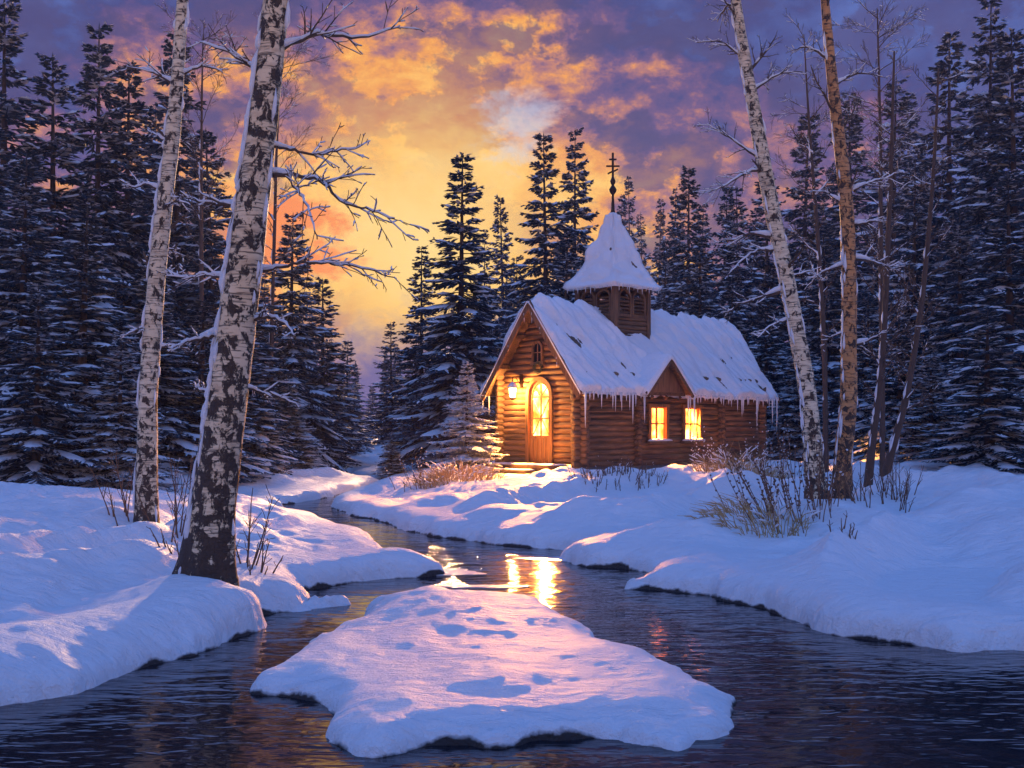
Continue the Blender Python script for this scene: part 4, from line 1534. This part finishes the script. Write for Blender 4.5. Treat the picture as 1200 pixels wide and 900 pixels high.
birch('tall thin grey tree right of the tan barked birch, deep in the wood',
      [(1034, 540), (1034, 450), (1033, 360), (1032, 260), (1032, 180), (1030, 90), (1028, 10)], 25.0, [7, 6, 6, 5, 4, 3, 1], M_TWIG,
      [([(1033, 380), (1050, 362), (1056, 336)], 3, 0.4), ([(1032, 300), (1014, 282), (1006, 262)], 3, 0.4), ([(1032, 200), (1050, 180), (1060, 164)], 3, 0.3)], 59, **thin)
birch('slender bare tree in the violet haze between the two left birches',
      [(238, 545), (237, 420), (236, 320), (236, 240), (236, 170), (237, 90), (238, 40)], 30.0, [6, 5, 5, 4, 3, 2, 1], M_TWIG,
      [([(236, 260), (222, 236), (214, 206)], 3, 0.5), ([(236, 240), (252, 212), (262, 180)], 3, 0.5), ([(236, 200), (226, 176), (222, 150)], 3, 0.3)], 61, **thin)
birch('slender bare tree right behind the thick leaning birch',
      [(318, 540), (318, 420), (320, 330), (322, 260), (324, 180), (328, 100), (330, 60)], 36.0, [5, 5, 4, 4, 3, 2, 1], M_TWIG,
      [([(320, 320), (334, 296), (342, 270)], 3, 0.5), ([(322, 260), (308, 236), (300, 210)], 3, 0.5)], 67, **thin)

# ------------------------------------------------------------------ grasses, shrubs and reeds
def shrub(name, label, cat, px, py, kind, n, hgt, spread, seed, lean=(0, 0), snow=0.3, heads=False):
    rnd = random.Random(seed)
    c = on_ground(px, py)
    root = empty(name, c, label, cat)
    st, sn, hd_ = MB(), MB(), MB()
    for q in range(n):
        a = rnd.uniform(0, 6.28)
        r = spread * math.sqrt(rnd.random())
        bx, by = math.cos(a) * r, math.sin(a) * r
        bz = gh(c.x + bx, c.y + by) - c.z - 0.04
        p = Vector((bx, by, bz))
        h_ = hgt * rnd.uniform(0.45, 1.1) * (1 - 0.35 * r / (spread + 1e-6))
        if kind == 'grass':
            d = Vector((bx / (spread + .01) * 0.8 + rnd.uniform(-.5, .5) + lean[0], by / (spread + .01) * 0.5 + rnd.uniform(-.4, .4), 1.1)).normalized()
            m1 = p + d * h_ * 0.55
            e = m1 + (d + Vector((d.x * 0.9, d.y * 0.9, -0.55))).normalized() * h_ * 0.5
            st.tube([p, m1, e], [0.008, 0.006, 0.002], 3, False)
            if rnd.random() < snow:
                sn.tube([m1.lerp(e, 0.2) + Vector((0, 0, .012)), m1.lerp(e, 0.6) + Vector((0, 0, .016)), e + Vector((0, 0, .006))], [0.006, 0.016, 0.004], 5)
        else:
            d = Vector((bx / (spread + .01) * 0.35 + rnd.uniform(-.25, .25) + lean[0], rnd.uniform(-.25, .25) + lean[1], 1.0)).normalized()
            pts = [p]
            for k in range(5):
                d = (d + Vector((rnd.uniform(-1, 1), rnd.uniform(-1, 1), 0.3)) * 0.10).normalized()
                pts.append(pts[-1] + d * h_ / 5)
            branch(st, sn, pts, 0.011 if kind == 'twig' else 0.009, 0.004, 1 if kind == 'twig' else 2, rnd, snow, 2)
            if heads:
                for k in range(6):
                    t = 0.45 + 0.55 * k / 5
                    i = min(int(t * 5), 4)
                    q0 = pts[i].lerp(pts[i + 1], t * 5 - i)
                    o = Vector((rnd.uniform(-1, 1), rnd.uniform(-1, 1), rnd.uniform(.2, 1))) * 0.03
                    (hd_ if rnd.random() > snow else sn).tube([q0, q0 + o * 0.6, q0 + o * 1.3], [0.006, 0.016, 0.004], 5)
    mt = M_STRAW if kind == 'grass' else M_STEM
    st.build('stems', mt, root)
    if hd_.v:
        hd_.build('seed_heads', M_STEM, root)
    if sn.v:
        sn.build('snow', M_BOUGH_SNOW, root, True)
    return root


shrub('dry_grass_clump', 'golden dry grass at the foot of the small snowy fir', 'grass', 536, 563, 'grass', 320, 0.68, 0.85, 1, snow=0.25)
shrub('dry_grass_clump', 'dry grass tuft on the bank left of the small snowy fir', 'grass', 508, 566, 'grass', 90, 0.5, 0.6, 2, snow=0.3)
shrub('dry_grass_clump', 'dry grass between the small fir and the chapel steps', 'grass', 570, 556, 'grass', 90, 0.5, 0.45, 3, snow=0.2)
shrub('dry_grass_clump', 'bright tuft of dry grass at the right end of the chapel wall', 'grass', 866, 548, 'grass', 360, 0.75, 1.0, 4, snow=0.3)
shrub('dry_grass_clump', 'dry grass spilling down the drift in front of the right birches', 'grass', 884, 612, 'grass', 220, 0.55, 0.7, 5, (-0.4, 0), snow=0.15)
shrub('tall_weed', 'snowy tall weeds rising from the grass by the chapel wall end', 'weed', 852, 548, 'weed', 22, 1.5, 0.9, 6, snow=0.7, heads=True)
shrub('tall_weed', 'row of tall frosted weeds left of the pale leaning birch', 'weed', 905, 556, 'weed', 30, 1.6, 1.1, 7, snow=0.6, heads=True)
shrub('tall_weed', 'brown seed head weeds leaning left before the right birches', 'weed', 914, 606, 'weed', 34, 1.3, 0.7, 8, (-0.35, 0), snow=0.12, heads=True)
shrub('tall_weed', 'brown weeds at the foot of the pale leaning birch', 'weed', 942, 596, 'weed', 26, 1.1, 0.55, 9, (-0.15, 0), snow=0.15, heads=True)
shrub('bare_shrub', 'bare twiggy shrub right of the tan barked birch foot', 'shrub', 1022, 588, 'twig', 20, 0.9, 0.6, 10, snow=0.2)
shrub('bare_shrub', 'low dark twigs poking from the snow right of the stream bank', 'shrub', 988, 622, 'twig', 8, 0.32, 0.15, 11, snow=0.15)
shrub('bare_shrub', 'dark twigs by the right edge under the leaning young trunk', 'shrub', 1052, 582, 'twig', 20, 0.9, 0.5, 12, snow=0.2)
shrub('bare_shrub', 'tall bare twigs right of the thick birch foot', 'shrub', 286, 664, 'twig', 7, 0.95, 0.14, 13, (0.12, 0), snow=0.12)
shrub('bare_shrub', 'short bare twigs low on the bank beside the tall twigs', 'shrub', 304, 672, 'twig', 5, 0.42, 0.15, 14, (0.2, 0), snow=0.1)
shrub('bare_shrub', 'frosted bare twigs between the two left birches', 'shrub', 206, 632, 'twig', 10, 1.15, 0.28, 15, snow=0.35)
shrub('bare_shrub', 'bare twigs left of the thick birch foot', 'shrub', 196, 652, 'twig', 4, 0.5, 0.2, 16, (-0.3, 0), snow=0.15)
shrub('bare_shrub', 'frosted twigs left of the slim pale birch', 'shrub', 150, 612, 'twig', 9, 1.0, 0.25, 17, snow=0.35)
shrub('bare_shrub', 'low dark shrub at the foot of the long log wall', 'shrub', 722, 562, 'twig', 40, 0.55, 0.75, 18, snow=0.55)
shrub('bare_shrub', 'small dark shrub by the near corner of the chapel', 'shrub', 694, 566, 'twig', 16, 0.42, 0.4, 19, snow=0.3)
shrub('bare_shrub', 'snowy little shrub under the left lit window', 'shrub', 752, 560, 'twig', 30, 0.42, 0.6, 20, snow=0.7)
shrub('tall_weed', 'pale dry weeds on the bank by the little fir at the bend', 'weed', 492, 572, 'weed', 14, 0.95, 0.6, 22, (-0.1, 0), snow=0.4, heads=True)

# ------------------------------------------------------------------ thin ice shelves on the water
def ice(label, px, py, wl, wd, seed):
    rnd = random.Random(seed)
    c = wp([(px, py)])[0]
    n_ = 36
    top = []
    for k in range(n_):
        a = 6.283 * k / n_
        r = 1 + 0.9 * (float(vnoise(math.cos(a) * 2.2 + seed, math.sin(a) * 2.2, seed)) - 0.5) + 0.25 * (float(vnoise(k * 0.7, seed, 3)) - 0.5)
        top.append((math.cos(a) * wl * r, math.sin(a) * wd * r))
    b = MB()
    vs = [(x, y, 0.010) for x, y in top] + [(x * 0.97, y * 0.97, -0.02) for x, y in top]
    b.add(vs, [tuple(range(n_))] + [(k, n_ + k, n_ + (k + 1) % n_, (k + 1) % n_) for k in range(n_)])
    o = b.build('ice_floe', M_THINICE)
    o.location = (c[0], c[1], 0)
    tag(o, label, 'ice')


ice('thin ice shelf off the tip of the left bank', 518, 671, 0.42, 0.30, 3)
ice('thin ice sheet in mid stream just beyond the near snow mound', 560, 688, 0.45, 0.10, 4)
ice('small ice sheet at the right bank under the drifts', 652, 656, 0.55, 0.25, 5)

# ------------------------------------------------------------------ haze
hz = MB()
hz.box((-150, -12, -1.6), (150, 190, 45))
m, n = mat('haze')
pv = n.n('ShaderNodeVolumePrincipled', {'Color': (0.55, 0.58, 0.92, 1), 'Density': 0.0009, 'Anisotropy': 0.2})
n.n('ShaderNodeOutputMaterial', {'Volume': pv.outputs[0]})
tag(hz.build('haze', m), kind='stuff')
